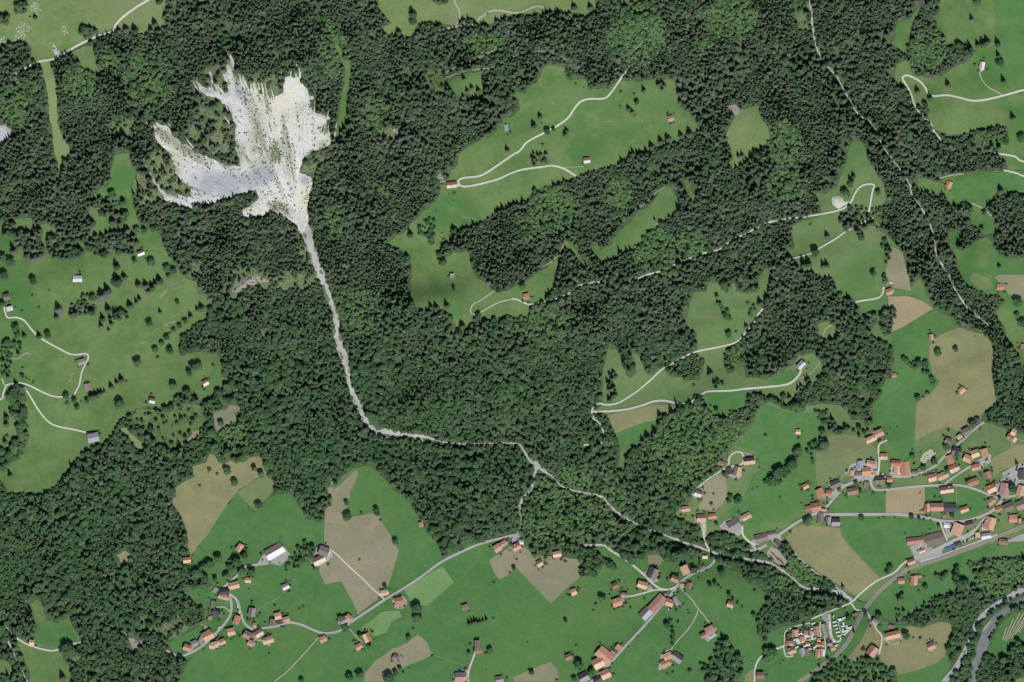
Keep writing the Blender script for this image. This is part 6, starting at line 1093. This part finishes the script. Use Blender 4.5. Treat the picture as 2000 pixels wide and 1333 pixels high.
# swimming pool by the farmhouse
(px, py), = tl('23', [(1563, 962)])
x, y = W(px, py); z = float(H(px, py))
e = bpy.data.objects.new('swimming_pool', None); COL.objects.link(e); e.location = (x, y, z); e.rotation_euler = (0, 0, R(32))
tag(e, 'small teal swimming pool with white paved rim beside a house', 'swimming pool')
V, F = boxvf(-6.5, 6.5, -4.2, 4.2, -1, 1.0); mesh_obj('rim', V, F, M['platform'], e)
V, F = boxvf(-4.8, 5.2, -1.6, 2.8, 0.5, 1.06); mesh_obj('water', V, F, M['pool'], e)
# blue canopies of the railway yard
for i, (px, py, w) in enumerate(tl('33', [(1405,285,46),(1445,268,36)])):
    x, y = W(px, py); z = float(H(px, py)) + 0.8
    e = bpy.data.objects.new('market_canopy', None); COL.objects.link(e); e.location = (x, y, z); e.rotation_euler = (0, 0, R(20))
    tag(e, f'blue flat canopy on posts in the railway yard, {("left", "right")[i]} one', 'canopy')
    l = w * 0.1
    V, F = boxvf(-l, l, -2.2, 2.2, 3.0, 3.25); mesh_obj('roof', V, F, M['blue'], e)
    for sx in (-1, 1):
        for sy in (-1, 1):
            V, F = boxvf(sx * (l - .3) - .1, sx * (l - .3) + .1, sy * 1.9 - .1, sy * 1.9 + .1, -0.5, 3.0); mesh_obj('post', V, F, M['silver'], e)
# gravestones in rows, crop rows under fleece, timber stacks
gp = tl('32', [(1185,930),(1205,890),(1265,835),(1310,880),(1275,915),(1215,958)])
gv, gf = boxvf(-0.55, 0.55, -1.0, 1.0, -0.6, 0.35)
hv, hf = boxvf(-0.5, 0.5, 0.8, 1.05, 0.36, 1.3)
gv, gf = gv + hv, gf + [tuple(i + 8 for i in f) for f in hf]
gme = None
for i in range(12):
    for j in range(12):
        px = 1797 + i * 2.6 + j * 0.55; py = 905 - i * 1.0 + (j - 6) * 2.7
        if not in_poly(np.array([[px, py]]), gp)[0] or random.random() < 0.12:
            continue
        if gme is None:
            o = mesh_obj('gravestone', gv, gf, M['grave']); gme = o.data
        else:
            o = bpy.data.objects.new('gravestone', gme); COL.objects.link(o)
        x, y = W(px, py); o.location = (x, y, float(H(px, py)) + 1.0); o.scale = (random.uniform(.8, 1.3), random.uniform(.8, 1.6), random.uniform(.8, 1.2)); o.rotation_euler = (0, 0, R(20))
        tag(o, 'small pale gravestone in the gravelled cemetery rows', 'gravestone', 'gravestones in the cemetery')
rows_ = [((1958,1249),(1966,1225)), ((1961,1251),(1979,1208)), ((1964,1252),(1992,1196)), ((1969,1249),(2001,1194)), ((1975,1246),(2005,1199)), ((1982,1240),(2006,1204)), ((1989,1235),(2006,1212))]
for i, (a, b) in enumerate(rows_):
    Ln = smooth_line([a, b], 3.0)
    T_ = Ln[1] - Ln[0]; T_ = T_ / np.hypot(*T_); N_ = np.array([-T_[1], T_[0]])
    sec = [(-1.2, 0.0), (-0.9, 0.6), (0, 0.9), (0.9, 0.6), (1.2, 0.0)]
    V = [((p[0] + N_[0] * s - 1000) * MPP, (666.5 - p[1] - N_[1] * s) * MPP, float(H(p[0], p[1])) + 0.4 + h) for p in Ln for s, h in sec]
    F = [(k * 5 + q, k * 5 + q + 1, k * 5 + q + 6, k * 5 + q + 5) for k in range(len(Ln) - 1) for q in range(4)]
    tag(mesh_obj('crop_row', V, F, M['fleece'], smooth=True), f'long pale covered crop row beside the river, {ORD[i]}', 'crop row', 'covered crop rows beside the river')
for i, (px, py, l, a) in enumerate(tl('33', [(30,318,60,-50),(62,352,70,-50),(92,372,60,-50),(110,395,40,-45),(18,345,40,-50)])):
    x, y = W(px, py); z = float(H(px, py)) + 0.5
    e = bpy.data.objects.new('log_stack', None); COL.objects.link(e); e.location = (x, y, z); e.rotation_euler = (0, 0, R(a))
    tag(e, f'brown stack of logs in the sawmill yard, {ORD[i]}', 'log stack', 'log stacks in the sawmill yard')
    for k, (yy, zz) in enumerate([(-0.8, .4), (0, .4), (.8, .4), (-.4, 1.05), (.4, 1.05)]):
        V, F = [], []
        prism(V, F, [(0.4 * math.cos(q * math.pi / 4) + yy, 0.4 * math.sin(q * math.pi / 4) + zz) for q in range(8)], -l * 0.1, l * 0.1)
        mesh_obj('log', [(c, a_, b_) for a_, b_, c in V], F, M['timber'], e)

# ------------------------------------------------------------------ trees
def spruce_mesh(name, seed, Ht=22.0, Rd=3.4, layers=11):
    rr = random.Random(seed)
    V, F = [], []
    for k in range(layers):
        t = k / (layers - 1)
        z = Ht * (0.10 + 0.84 * t)
        rad = Rd * (1 - t) ** 0.85 * rr.uniform(0.85, 1.15) + 0.25
        nb = int(9 - 4 * t)
        a0 = rr.random() * 6.28
        for j in range(nb):
            a = a0 + 6.283 * j / nb + rr.uniform(-0.2, 0.2)
            r = rad * rr.uniform(0.7, 1.15)
            d = r * rr.uniform(0.3, 0.55)
            w = 0.42 * r * rr.uniform(0.8, 1.2) + 0.1
            c, s = math.cos(a), math.sin(a)
            b = len(V)
            V += [(0, 0, z + 0.4), (c * r * .6 - s * w, s * r * .6 + c * w, z - d * .55 - .1), (c * r, s * r, z - d), (c * r * .6 + s * w, s * r * .6 - c * w, z - d * .55 - .1), (c * r * .62, s * r * .62, z - d * .4 + .25)]
            F += [(b, b + 4, b + 1), (b + 1, b + 4, b + 2), (b + 2, b + 4, b + 3), (b + 3, b + 4, b)]
    b = len(V)
    V += [(0.25, 0, Ht * .9), (-0.12, 0.2, Ht * .9), (-0.12, -0.2, Ht * .9), (0, 0, Ht)]
    F += [(b, b + 1, b + 3), (b + 1, b + 2, b + 3), (b + 2, b, b + 3)]
    me = bpy.data.meshes.new(name)
    me.from_pydata(V, [], F)
    return me
def leafy_mesh(name, seed, Rd=4.0, Ht=11.0, low=0.25, n=230, size=1.05, lobes=6):
    """Crown of many leaf clumps over a handful of uneven boughs, with gaps between them."""
    rr = random.Random(seed)
    V, F = [], []
    cz, rz = Ht * (1 + low) / 2, Ht * (1 - low) / 2
    blobs = []
    for k in range(lobes):
        a = rr.random() * 6.28; q = rr.uniform(0.25, 0.62)
        blobs.append((Rd * q * math.cos(a), Rd * q * math.sin(a), cz + rz * rr.uniform(-0.35, 0.5), rr.uniform(0.42, 0.62)))
    blobs.append((0, 0, cz + rz * 0.25, 0.62))
    for k in range(n):
        bx, by, bz, br = blobs[k % len(blobs)]
        u = rr.uniform(-0.45, 1); a = rr.random() * 6.28; q = math.sqrt(1 - u * u)
        nrm = Vector((q * math.cos(a), q * math.sin(a), u))
        rad = rr.uniform(0.8, 1.08)
        p = Vector((bx, by, bz)) + Vector((nrm.x * Rd * br, nrm.y * Rd * br, nrm.z * rz * br)) * rad
        m = (nrm + Vector((rr.gauss(0, .35), rr.gauss(0, .35), rr.gauss(0, .35) + .2))).normalized()
        t = m.orthogonal().normalized()
        t.rotate(Euler((0, 0, rr.random() * 6)))
        t = (t - m * t.dot(m)).normalized()
        b2 = m.cross(t)
        s = size * rr.uniform(0.6, 1.25)
        b = len(V)
        V += [tuple(p + t * s), tuple(p + b2 * s * .8), tuple(p - t * s), tuple(p - b2 * s * .8), tuple(p + m * s * .35)]
        F += [(b, b + 1, b + 4), (b + 1, b + 2, b + 4), (b + 2, b + 3, b + 4), (b + 3, b, b + 4)]
    me = bpy.data.meshes.new(name)
    me.from_pydata(V, [], F)
    return me
def trunk_mesh(name, h, r, limbs=0, seed=0):
    rr = random.Random(seed)
    V, F = [], []
    def tube(a, b, r0, r1):
        a, b = Vector(a), Vector(b)
        d = (b - a).normalized(); t = d.orthogonal().normalized(); s = d.cross(t); k0 = len(V)
        for p, q in ((a, r0), (b, r1)):
            for i in range(6):
                V.append(tuple(p + t * q * math.cos(i * math.pi / 3) + s * q * math.sin(i * math.pi / 3)))
        F.extend((k0 + i, k0 + (i + 1) % 6, k0 + 6 + (i + 1) % 6, k0 + 6 + i) for i in range(6))
    tube((0, 0, -1), (0, 0, h), r, r * 0.3)
    for k in range(limbs):
        a = rr.random() * 6.28; z = h * rr.uniform(.4, .7)
        tube((0, 0, z), (math.cos(a) * 2.2, math.sin(a) * 2.2, z + rr.uniform(1.5, 3)), r * .5, r * .15)
    me = bpy.data.meshes.new(name)
    me.from_pydata(V, [], F)
    me.materials.append(M['bark'])
    return me
CR = {'s': [spruce_mesh('spruce_crown', s, 22 + s % 3, 3.4 + 0.15 * (s % 3)) for s in range(1, 6)],
      'b': [leafy_mesh('broadleaf_crown', s + 20, 4.0, 11.5) for s in range(4)],
      'y': [leafy_mesh('young_crown', s + 40, 2.6, 7.5, 0.15, 120, 0.85, 4) for s in range(3)],
      'u': [leafy_mesh('bush_crown', s + 60, 1.6, 2.6, 0.0, 70, 0.6, 3) for s in range(3)]}
for k, mk in (('s', 'needles'), ('b', 'leaves'), ('y', 'young'), ('u', 'bush')):
    for me in CR[k]:
        me.materials.append(M[mk])
TRK = {'s': trunk_mesh('spruce_trunk', 19, 0.32), 'b': trunk_mesh('broadleaf_trunk', 7.5, 0.38, 5, 3), 'u': trunk_mesh('bush_stem', 1.6, 0.12, 0, 5)}
RAD = {'s': 3.4, 'b': 4.1, 'u': 1.7, 'y': 2.6}
TREES = []                      # (px, py, diameter px, kind) that become things of their own
for (x, y, d, k) in SINGLES:
    TREES.append((x, y, d, k))
def scatter(poly, sp, jit=0.42):
    B = np.array(ext(poly), float)
    x0, y0 = B.min(0); x1, y1 = B.max(0)
    X, Y = np.meshgrid(np.arange(x0, x1 + sp, sp), np.arange(y0, y1 + sp, sp))
    X = X + (np.arange(X.shape[0]) % 2)[:, None] * sp * 0.5
    P = np.stack([X.ravel(), Y.ravel()], 1) + rng.uniform(-jit, jit, (X.size, 2)) * sp
    return P[in_poly(P, B)]
ROADPTS = [(l, w) for k, w, l in ROADS] + [(l, w - 1.0) for w, l in RIDES] + [([q[:2] for q in s], 1.0) for s in FING] + [(RAIL, 7.0)] + [([(p[0], p[1]) for p in s], float(np.mean([p[2] for p in s])) / 4.0) for s in STREAMS[1:3] + STREAMS[4:]]
def broad(q, k):
    if q[2] > 3.4 or (k == 3 and q[1] < 235) or (k == 0 and (1290 < q[0] < 1420 or 1165 < q[0] < 1215)):
        return True
    return int((q[0] + 2 * q[1]) / 17) % 3 != 0 and (k == 3 or q[0] > 840)
def keep_off(P, road_gap=1.2, house_gap=3.0):
    ok = np.ones(len(P), bool)
    for l, w in ROADPTS:
        ok &= seg_dist(P, smooth_line([q[:2] for q in l], 10)) > w / 2 + road_gap
    for k_s, gap in ((0, 2.4), (3, 1.6)):
        S0 = smooth_line([(q[0], q[1], max(q[2] / 4.0, 2.0)) for q in STREAMS[k_s]], 4)
        idx = np.nonzero(seg_dist(P, S0[::6, :2]) < 26)[0]
        for q in S0:
            for dy in ((0.0, 3.4) if broad(q, k_s) else (0.0,)):   # the sunny bank of the broad bed is kept clear of tall trees
                ok[idx] &= np.hypot(P[idx, 0] - q[0], P[idx, 1] - dy - q[1]) > q[2] / 2 + (gap if broad(q, k_s) else 0.9)
    R0 = smooth_line([(q[0], q[1], q[2] / 4.0) for q in RIVER], 6)
    idx = np.nonzero(seg_dist(P, R0[:, :2]) < 26)[0]
    for q in R0:
        ok[idx] &= np.hypot(P[idx, 0] - q[0], P[idx, 1] - q[1]) > q[2] / 2 - 0.5
    for q in BLD:
        ok &= np.hypot(P[:, 0] - q[0], P[:, 1] - q[1]) > q[2] + house_gap
    return ok
extra = []                      # clump trees beyond the count of things: they join the forest mass
for zone, mix, poly in CLUMPS:
    P = scatter(poly, 8.2)
    P = P[keep_off(P)] if len(P) else P
    for p in P:
        k = 's' if random.random() < mix else 'b'
        TREES.append((p[0], p[1], random.uniform(8.5, 12) if k == 's' else random.uniform(11.5, 15.5), k))
cnt = {}
things = []
for t in TREES:
    if t[3] != 'u' and not (0 <= t[0] <= 2000 and 0 <= t[1] <= 1333):
        extra.append(t); continue
    cnt[t[3]] = cnt.get(t[3], 0) + 1
    (things if cnt[t[3]] <= 300 else extra).append(t)
PLACES = [(15,440,'in the clump touching the left edge'),(58,480,'in the clump left of the white-roofed barn'),(138,455,'in the dense clump above the white-roofed barn'),(128,494,'in the oval clump just above the white-roofed barn'),(195,485,'in the left half of the long clump'),(245,475,'in the right half of the long clump'),(215,400,'in the clump near the narrow meadow neck'),(162,595,'in the clump below the white-roofed barn'),(236,618,'in the small clump left of centre pasture'),(20,700,'in the wood at the left edge'),(30,770,'at the top of the left gully belt'),(48,830,'in the middle of the left gully belt'),(15,900,'at the foot of the left gully belt'),(100,60,'on the rocky pasture, top left'),(160,500,'among the tree clumps of the left-hand pasture'),(150,590,'on the left-hand pasture below the white-roofed barn'),(330,600,'along the scrub line of the left-hand pasture'),(60,740,'beside the winding track at the left edge'),(190,770,'near the barns by the winding track'),(340,720,'on the pasture left of the torrent forest'),(30,830,'in the gully belt at the left edge'),
 (440,930,'around the tan hayfield, lower left'),(560,950,'at the forest tongue above the large barn'),(900,30,'on the pasture at top centre'),(910,160,'in the small clearing at upper centre'),(1060,270,'beside the lane on the upper central meadow'),(1240,200,'on the upper central meadow'),(1330,265,'along the lower rim of the upper central meadow'),(840,450,'in the round grove of the central meadow'),(870,580,'at the bottom of the central meadow'),(1460,300,'around the meadow below the turning loop'),(1900,90,'on the upper right pasture'),(1810,190,'beside the zigzag lane, upper right'),(1980,250,'at the right edge of the upper right pasture'),
 (1660,420,'around the boulder heap and looped lane'),(1700,520,'on the olive meadow left of the tan fields'),(1740,620,'beside the tan triangular field'),(1900,470,'on the meadows right of the wooded stream'),(1980,600,'at the right edge beside the stream belt'),(1410,600,'in the tree row across the central right meadow'),(1200,750,'in the wedge meadow right of the central forest'),(1400,750,'beside the lane over the sunlit meadow'),(1480,780,'along the woodland corner above the green field'),(1060,840,'at the tip of the central forest'),(1260,870,'in the narrow green clearing'),(1560,790,'around the grey-roofed farmhouse meadow'),(1600,850,'in the hedge belt above the olive field'),(1540,920,'in the hedge across the green slope'),(1800,720,'in the hedge between green field and hayfield'),(1840,690,'in the upper part of the large hayfield'),
 (1430,970,'around the looped farm drive'),(1680,900,'among the houses left of the cemetery'),(1850,900,'around the cemetery lane'),(1960,960,'at the right edge of the village'),(1700,1015,'along the road above the green field'),(580,1090,'beside the large brown-and-white barn'),(450,1110,'above the lower left hamlet'),(460,1210,'in the lower left hamlet'),(130,1270,'around the lower left forest clearing'),(690,1010,'around the large tan field'),(700,1230,'along the long lane, bottom centre'),(815,1200,'in the pair of big trees below the lane'),(920,1220,'in the young tree row on the green meadow'),(770,1320,'along the tan field at the bottom edge'),(950,1280,'around the farm at the bottom edge'),(1050,1090,'on the tan field below the forest edge'),(1160,1115,'at the corner of the tan field and lane'),(1180,1180,'around the houses left of the lane crossing'),(1290,1090,'around the garden above the lane crossing'),(1310,1240,'in the curved hedge below the lane crossing'),(1430,1170,'in the small hedge right of the lane crossing'),(1410,1300,'in the round grove at the bottom edge'),(1480,1140,'along the wood edge right of the meadow'),(1120,1300,'around the bottom farm'),(1600,1240,'in the holiday park'),(1660,1310,'in the grove at the bottom edge by the railway'),(1760,1180,'on the meadow below the railway'),(1840,1130,'on the green meadow right of the railway'),(1790,1240,'around the house between railway and river'),(1920,1240,'along the highway by the river'),(1560,1030,'beside the road above the sawmill'),(1500,1260,'at the grove left of the holiday park')]
PLU = {'s': 's', 'b': 's', 'u': 'es'}
KN = {'s': ('spruce_tree', 'dark spruce tree', 'tree'), 'b': ('broadleaf_tree', 'green broadleaf tree', 'tree'), 'u': ('bush', 'low green bush', 'bush')}
fam = {}
for t in things:
    pl_ = min(PLACES, key=lambda q: (q[0] - t[0]) ** 2 + (q[1] - t[1]) ** 2)[2]
    fam.setdefault((t[3], pl_), []).append(t)
for (k, pl_), L in fam.items():
    L.sort(key=lambda t: t[0])
    for i, (px, py, d, _) in enumerate(L):
        grp = None
        if len(L) == 1:
            lab = f'{KN[k][1]} {pl_}'
        elif len(L) == 2:
            lab = f'{("left", "right")[i]} one of two {KN[k][1]}{PLU[k]} {pl_}'
        elif len(L) <= 16:
            lab = f'{KN[k][1]} {pl_}, {ORD[i] if i < len(L) - 1 else "rightmost"}'[:200]
        else:
            lab = f'{KN[k][1]} in the group {pl_}'
        grp = f'{KN[k][1]}{PLU[k]} {pl_}'
        e = bpy.data.objects.new(KN[k][0], None); COL.objects.link(e)
        s = d * MPP / 2 / RAD[k] * {'s': 1.28, 'b': 1.12, 'u': 1.1}[k]
        x, y = W(px, py)
        hs = {'s': 0.40 + 0.36 * s, 'b': 0.45 + 0.5 * s, 'u': s}[k] * random.uniform(0.9, 1.1)
        e.location = (x, y, float(H(px, py)))
        e.rotation_euler = (0, 0, random.random() * 6.28)
        e.scale = (s, s, hs)
        if len(L) > 1:
            tag(e, lab, KN[k][2], grp)
        else:
            tag(e, lab, KN[k][2])
        c = bpy.data.objects.new('crown', random.choice(CR[k])); COL.objects.link(c); c.parent = e
        c = bpy.data.objects.new('trunk' if k != 'u' else 'stem', TRK[k]); COL.objects.link(c); c.parent = e

# ------------------------------------------------------------------ the forest: one mass of trees
PA, PB = -110, -110
def forest_points():
    sp = 6.0
    xs = np.arange(-130, 2131, sp); ys = np.arange(-130, 1464, sp * 0.88)
    X, Y = np.meshgrid(xs, ys)
    X = X + (np.arange(len(ys)) % 2)[:, None] * sp / 2
    P = np.stack([X.ravel(), Y.ravel()], 1) + rng.uniform(-0.4, 0.4, (X.size, 2)) * sp
    opens = [np.array(ext(p)) for _, _, p in OPEN] + [np.array(ext(p)) for _, p in SCREE] + [np.array(ext(p)) for _, _, p in YARDS]
    def is_open(Q):
        r = np.zeros(len(Q), bool)
        for o in opens:
            x0, y0 = o.min(0); x1, y1 = o.max(0)
            m = (Q[:, 0] >= x0) & (Q[:, 0] <= x1) & (Q[:, 1] >= y0) & (Q[:, 1] <= y1)
            if m.any():
                r[m] |= in_poly(Q[m], o)
        return r
    ok = ~is_open(P)
    for dx, dy in ((3.2, 0), (-3.2, 0), (0, 3.2), (0, -2.6)):
        ok &= ~is_open(P + np.array([dx, dy]))
    P = P[ok]
    P = P[keep_off(P, 0.9, 4.0)]
    return P, is_open
P, is_open = forest_points()
dec = np.zeros(len(P))
for cx, cy, rx, ry in DECID:
    q = ((P[:, 0] - cx) / rx) ** 2 + ((P[:, 1] - cy) / ry) ** 2
    q = q * (0.6 + 0.8 * fbm(P[:, 0] / 18, P[:, 1] / 18, 3))
    dec = np.maximum(dec, np.clip(1.7 - q, 0, 1))
low = np.clip((P[:, 1] - 520 - 60 * (P[:, 0] > 1250)) / 220, 0, 1)                    # the lower woods hold more broadleaf trees
pb = 0.12 + 0.62 * low + 0.35 * (fbm(P[:, 0] / 45, P[:, 1] / 45, 3) - 0.5) * 2
pb = np.maximum(np.clip(pb, 0.04, 0.93), dec * 0.97)
thin = np.zeros(len(P), bool)
for poly in THIN:
    thin |= in_poly(P, poly)
k_ = ~thin | (rng.random(len(P)) < 0.3)
P, dec, pb = P[k_], dec[k_], pb[k_]
gap = fbm(P[:, 0] / 22 + 70, P[:, 1] / 22, 3)
age = np.clip((fbm(P[:, 0] / 55 + 30, P[:, 1] / 55 + 11, 3) - 0.28) * 2.4, 0, 1)
k_ = ((gap > 0.26) | (rng.random(len(P)) < 0.5)) & (rng.random(len(P)) < (6.0 / (6.0 + 2.0 * age)) ** 2)
P, dec, pb = P[k_], dec[k_], pb[k_]
isb = rng.random(len(P)) < pb
young = isb & (dec > 0.35) & (rng.random(len(P)) < 0.85)
def cloud(name, label, pts, coll_meshes, scale_lo, scale_hi, hvar=0.15, tall=1.0, grow=False):
    """Points carrying a pick, a turn and a size; each point stands for one plant of the mass."""
    n = len(pts)
    me = bpy.data.meshes.new(name)
    co = np.stack([(pts[:, 0] - 1000) * MPP, (666.5 - pts[:, 1]) * MPP, surf(pts)], 1)
    me.vertices.add(n)
    me.vertices.foreach_set('co', co.ravel())
    sc = rng.uniform(scale_lo, scale_hi, n)
    if grow:
        ag = np.clip((fbm(pts[:, 0] / 55 + 30, pts[:, 1] / 55 + 11, 3) - 0.28) * 2.4, 0, 1)
        sc = sc * (0.72 + 0.62 * ag)
    a = me.attributes.new('size', 'FLOAT_VECTOR', 'POINT')
    a.data.foreach_set('vector', np.stack([sc, sc, tall * (sc if np.isscalar(tall) else 1.0) * rng.uniform(1 - hvar, 1 + hvar, n)], 1).ravel())
    a = me.attributes.new('turn', 'FLOAT_VECTOR', 'POINT')
    a.data.foreach_set('vector', np.stack([rng.normal(0, 0.03, n), rng.normal(0, 0.03, n), rng.uniform(0, 6.283, n)], 1).ravel())
    a = me.attributes.new('pick', 'INT', 'POINT')
    a.data.foreach_set('value', rng.integers(0, len(coll_meshes), n).astype(np.int32))
    ob = bpy.data.objects.new(name, me)
    COL.objects.link(ob)
    cl = bpy.data.collections.new(name + '_kinds')
    for i, m in enumerate(coll_meshes):
        q = bpy.data.objects.new(f'{name}_kind', m)
        cl.objects.link(q)
    ng = bpy.data.node_groups.new(name + '_nodes', 'GeometryNodeTree')
    ng.interface.new_socket('Geometry', in_out='INPUT', socket_type='NodeSocketGeometry')
    ng.interface.new_socket('Geometry', in_out='OUTPUT', socket_type='NodeSocketGeometry')
    N = ng.nodes
    gi, go = N.new('NodeGroupInput'), N.new('NodeGroupOutput')
    ci = N.new('GeometryNodeCollectionInfo'); ci.inputs[0].default_value = cl; ci.inputs['Separate Children'].default_value = True; ci.inputs['Reset Children'].default_value = True
    ip = N.new('GeometryNodeInstanceOnPoints'); ip.inputs['Pick Instance'].default_value = True
    def attr(nm, ty):
        q = N.new('GeometryNodeInputNamedAttribute'); q.data_type = ty; q.inputs['Name'].default_value = nm
        return q.outputs[0]
    er = N.new('FunctionNodeEulerToRotation')
    ng.links.new(attr('turn', 'FLOAT_VECTOR'), er.inputs[0])
    ng.links.new(gi.outputs[0], ip.inputs['Points'])
    ng.links.new(ci.outputs[0], ip.inputs['Instance'])
    ng.links.new(attr('pick', 'INT'), ip.inputs['Instance Index'])
    ng.links.new(er.outputs[0], ip.inputs['Rotation'])
    ng.links.new(attr('size', 'FLOAT_VECTOR'), ip.inputs['Scale'])
    ng.links.new(ip.outputs[0], go.inputs[0])
    md = ob.modifiers.new('stand', 'NODES')
    md.node_group = ng
    return stuff(ob, label)
ex_s = np.array([(t[0], t[1]) for t in extra if t[3] == 's'] or np.zeros((0, 2)))
ex_b = np.array([(t[0], t[1]) for t in extra if t[3] == 'b'] or np.zeros((0, 2)))
PS = P[~isb]; PBb = P[isb & ~young]; PY = P[young]
PS = np.vstack([PS, ex_s.reshape(-1, 2)]); PBb = np.vstack([PBb, ex_b.reshape(-1, 2)])
# young stands are closer set
PY = np.vstack([PY, PY + rng.uniform(-3.4, 3.4, PY.shape), PY + rng.uniform(-3.4, 3.4, PY.shape)])
PY = PY[keep_off(PY, 0.6, 3)]
PY = PY[~is_open(PY)]
# a lower storey stands between the tall crowns
Q = np.vstack([P + rng.uniform(-4.6, 4.6, P.shape), (P + rng.uniform(-6, 6, P.shape))[::2]])
Q = Q[keep_off(Q, 1.5, 4.0)]
Q = Q[~is_open(Q) & ~is_open(Q + np.array([2.5, 0])) & ~is_open(Q - np.array([2.5, 0])) & ~is_open(Q + np.array([0, 3.0]))]
dq = np.zeros(len(Q))
for cx, cy, rx, ry in DECID:
    dq = np.maximum(dq, np.clip(1.4 - ((Q[:, 0] - cx) / rx) ** 2 - ((Q[:, 1] - cy) / ry) ** 2, 0, 1))
k_ = rng.random(len(Q)) > dq * 0.9
Q = Q[k_]
qb = rng.random(len(Q)) < np.clip((Q[:, 1] - 300) / 500, 0.3, 0.92)
tallS = 0.72 * np.clip(0.55 + 2.3 * (fbm(PS[:, 0] / 34 + 9, PS[:, 1] / 34, 3) - 0.32), 0.42, 1.6)
cloud('spruce_forest', 'dark spruce forest covering the mountainside', PS, CR['s'], 0.85, 1.3, 0.3, tallS, True)
cloud('spruce_thicket', 'lower spruces between the tall ones of the forest', Q[~qb], CR['s'], 0.6, 0.9, 0.3, 0.62)
cloud('broadleaf_forest', 'green broadleaf trees mixed through the forest', PBb, CR['b'], 0.62, 1.1, 0.2, 0.9, True)
cloud('broadleaf_thicket', 'lower broadleaf trees between the tall ones of the forest', Q[qb], CR['b'], 0.45, 0.75, 0.2, 0.75)
cloud('young_woodland', 'pale green young woodland stands in the forest', PY, CR['y'], 0.75, 1.2, 0.2, 0.9)
sx = [scatter(poly, 13.0, 0.5) for _, tone, poly in OPEN if tone == 'scrub']
sx = np.vstack(sx); sx = sx[rng.random(len(sx)) < 0.75]
cloud('scrub_trees', 'scattered broadleaf trees in the scrubby clearings', sx[keep_off(sx)], CR['b'], 0.5, 1.0, 0.2, 0.85)
# undergrowth: scrub clearings, scree, forest gaps
U = []
for name, tone, poly in OPEN:
    if tone == 'scrub':
        q = scatter(poly, 4.0, 0.5)
        U.append(q[fbm(q[:, 0] / 12 + 20, q[:, 1] / 12, 3) > 0.52])
for tone, poly in SCREE:
    q = scatter(poly, 3.0, 0.5)
    dens = (0.06 if len(poly) < 60 else 0) + 3.4 * (fan(q) - (0.49 if len(poly) > 60 else 0.6)) + 0.03 + 0.35 * blob(q, [(475,250,30,90),(505,320,24,50)]) - 0.8 * blob(q, [(420,352,46,22),(560,175,24,22)])
    U.append(q[rng.random(len(q)) < np.clip(dens, 0.02, 0.45)])
for poly in SCREE_SCRUB:
    U.append(scatter(poly, 3.0, 0.5))
U.append(scatter([(358,1142),(410,1150),(405,1185),(398,1212),(362,1205)], 5.5, 0.5))
for poly in THIN:
    U.append(scatter(poly, 4.6, 0.5))
U = np.vstack(U)
U = U[keep_off(U, 0.2, 2)]
cloud('undergrowth', 'low shrubs on the scree and in the clearings', U, CR['u'], 0.22, 0.95, 0.2, 0.7)
G_ = []
rg = random.Random(5)
for q in BLD:
    for k in range(rg.randint(2, 7)):
        a_ = rg.random() * 6.28; d_ = q[2] * 1.15 + rg.uniform(1.0, 7.0)
        G_.append((q[0] + d_ * math.cos(a_), q[1] + d_ * math.sin(a_)))
G_ = np.array(G_)
G_ = G_[keep_off(G_, 0.4, 0.6)]
cloud('garden_shrubs', 'small shrubs and hedges in the gardens round the houses', G_, CR['u'], 0.5, 1.7)
# boulders of the scree and the rock heap
def rock_mesh(seed):
    rr = random.Random(seed)
    V = []
    for z, q in ((-.5, .8), (0, 1.0), (.5, .7)):
        V += [(q * math.cos(k * 1.047 + z) * rr.uniform(.7, 1.1), q * math.sin(k * 1.047 + z) * rr.uniform(.7, 1.1), z * rr.uniform(.8, 1.2)) for k in range(6)]
    F = [(r * 6 + k, r * 6 + (k + 1) % 6, r * 6 + 6 + (k + 1) % 6, r * 6 + 6 + k) for r in range(2) for k in range(6)] + [tuple(range(12, 18))]
    me = bpy.data.meshes.new('boulder'); me.from_pydata(V, [], F); me.materials.append(M['stone'])
    return me
RK = [rock_mesh(s) for s in range(4)]
heap = tl('31', [(500,215),(540,200),(580,220),(600,245),(640,240),(640,262),(590,280),(555,300),(520,285),(500,260)])
sheet('rock_heap', heap, M['scree'], 0.4, spacing=2.0, amp=1.0, relief=lambda A: 1.5 + 2.5 * fbm(A[:, 0] / 4, A[:, 1] / 4, 2))
Bd = [scatter(SCREE[0][1], 4.5, 0.5), scatter(heap, 2.2, 0.5), *[(lambda q: q[rng.random(len(q)) < 0.75])(scatter(r_, 2.6, .5)) for r_ in ROCKY]]
S0 = smooth_line([(q[0], q[1], q[2] / 4.0) for q in STREAMS[0]], 2.0)
Bd.append(np.stack([S0[:, 0] + rng.uniform(-.5, .5, len(S0)) * S0[:, 2], S0[:, 1] + rng.uniform(-.5, .5, len(S0)) * S0[:, 2]], 1))
cloud('boulders', 'pale boulders strewn over the scree and torrent bed', np.vstack(Bd), RK, 0.35, 1.3)
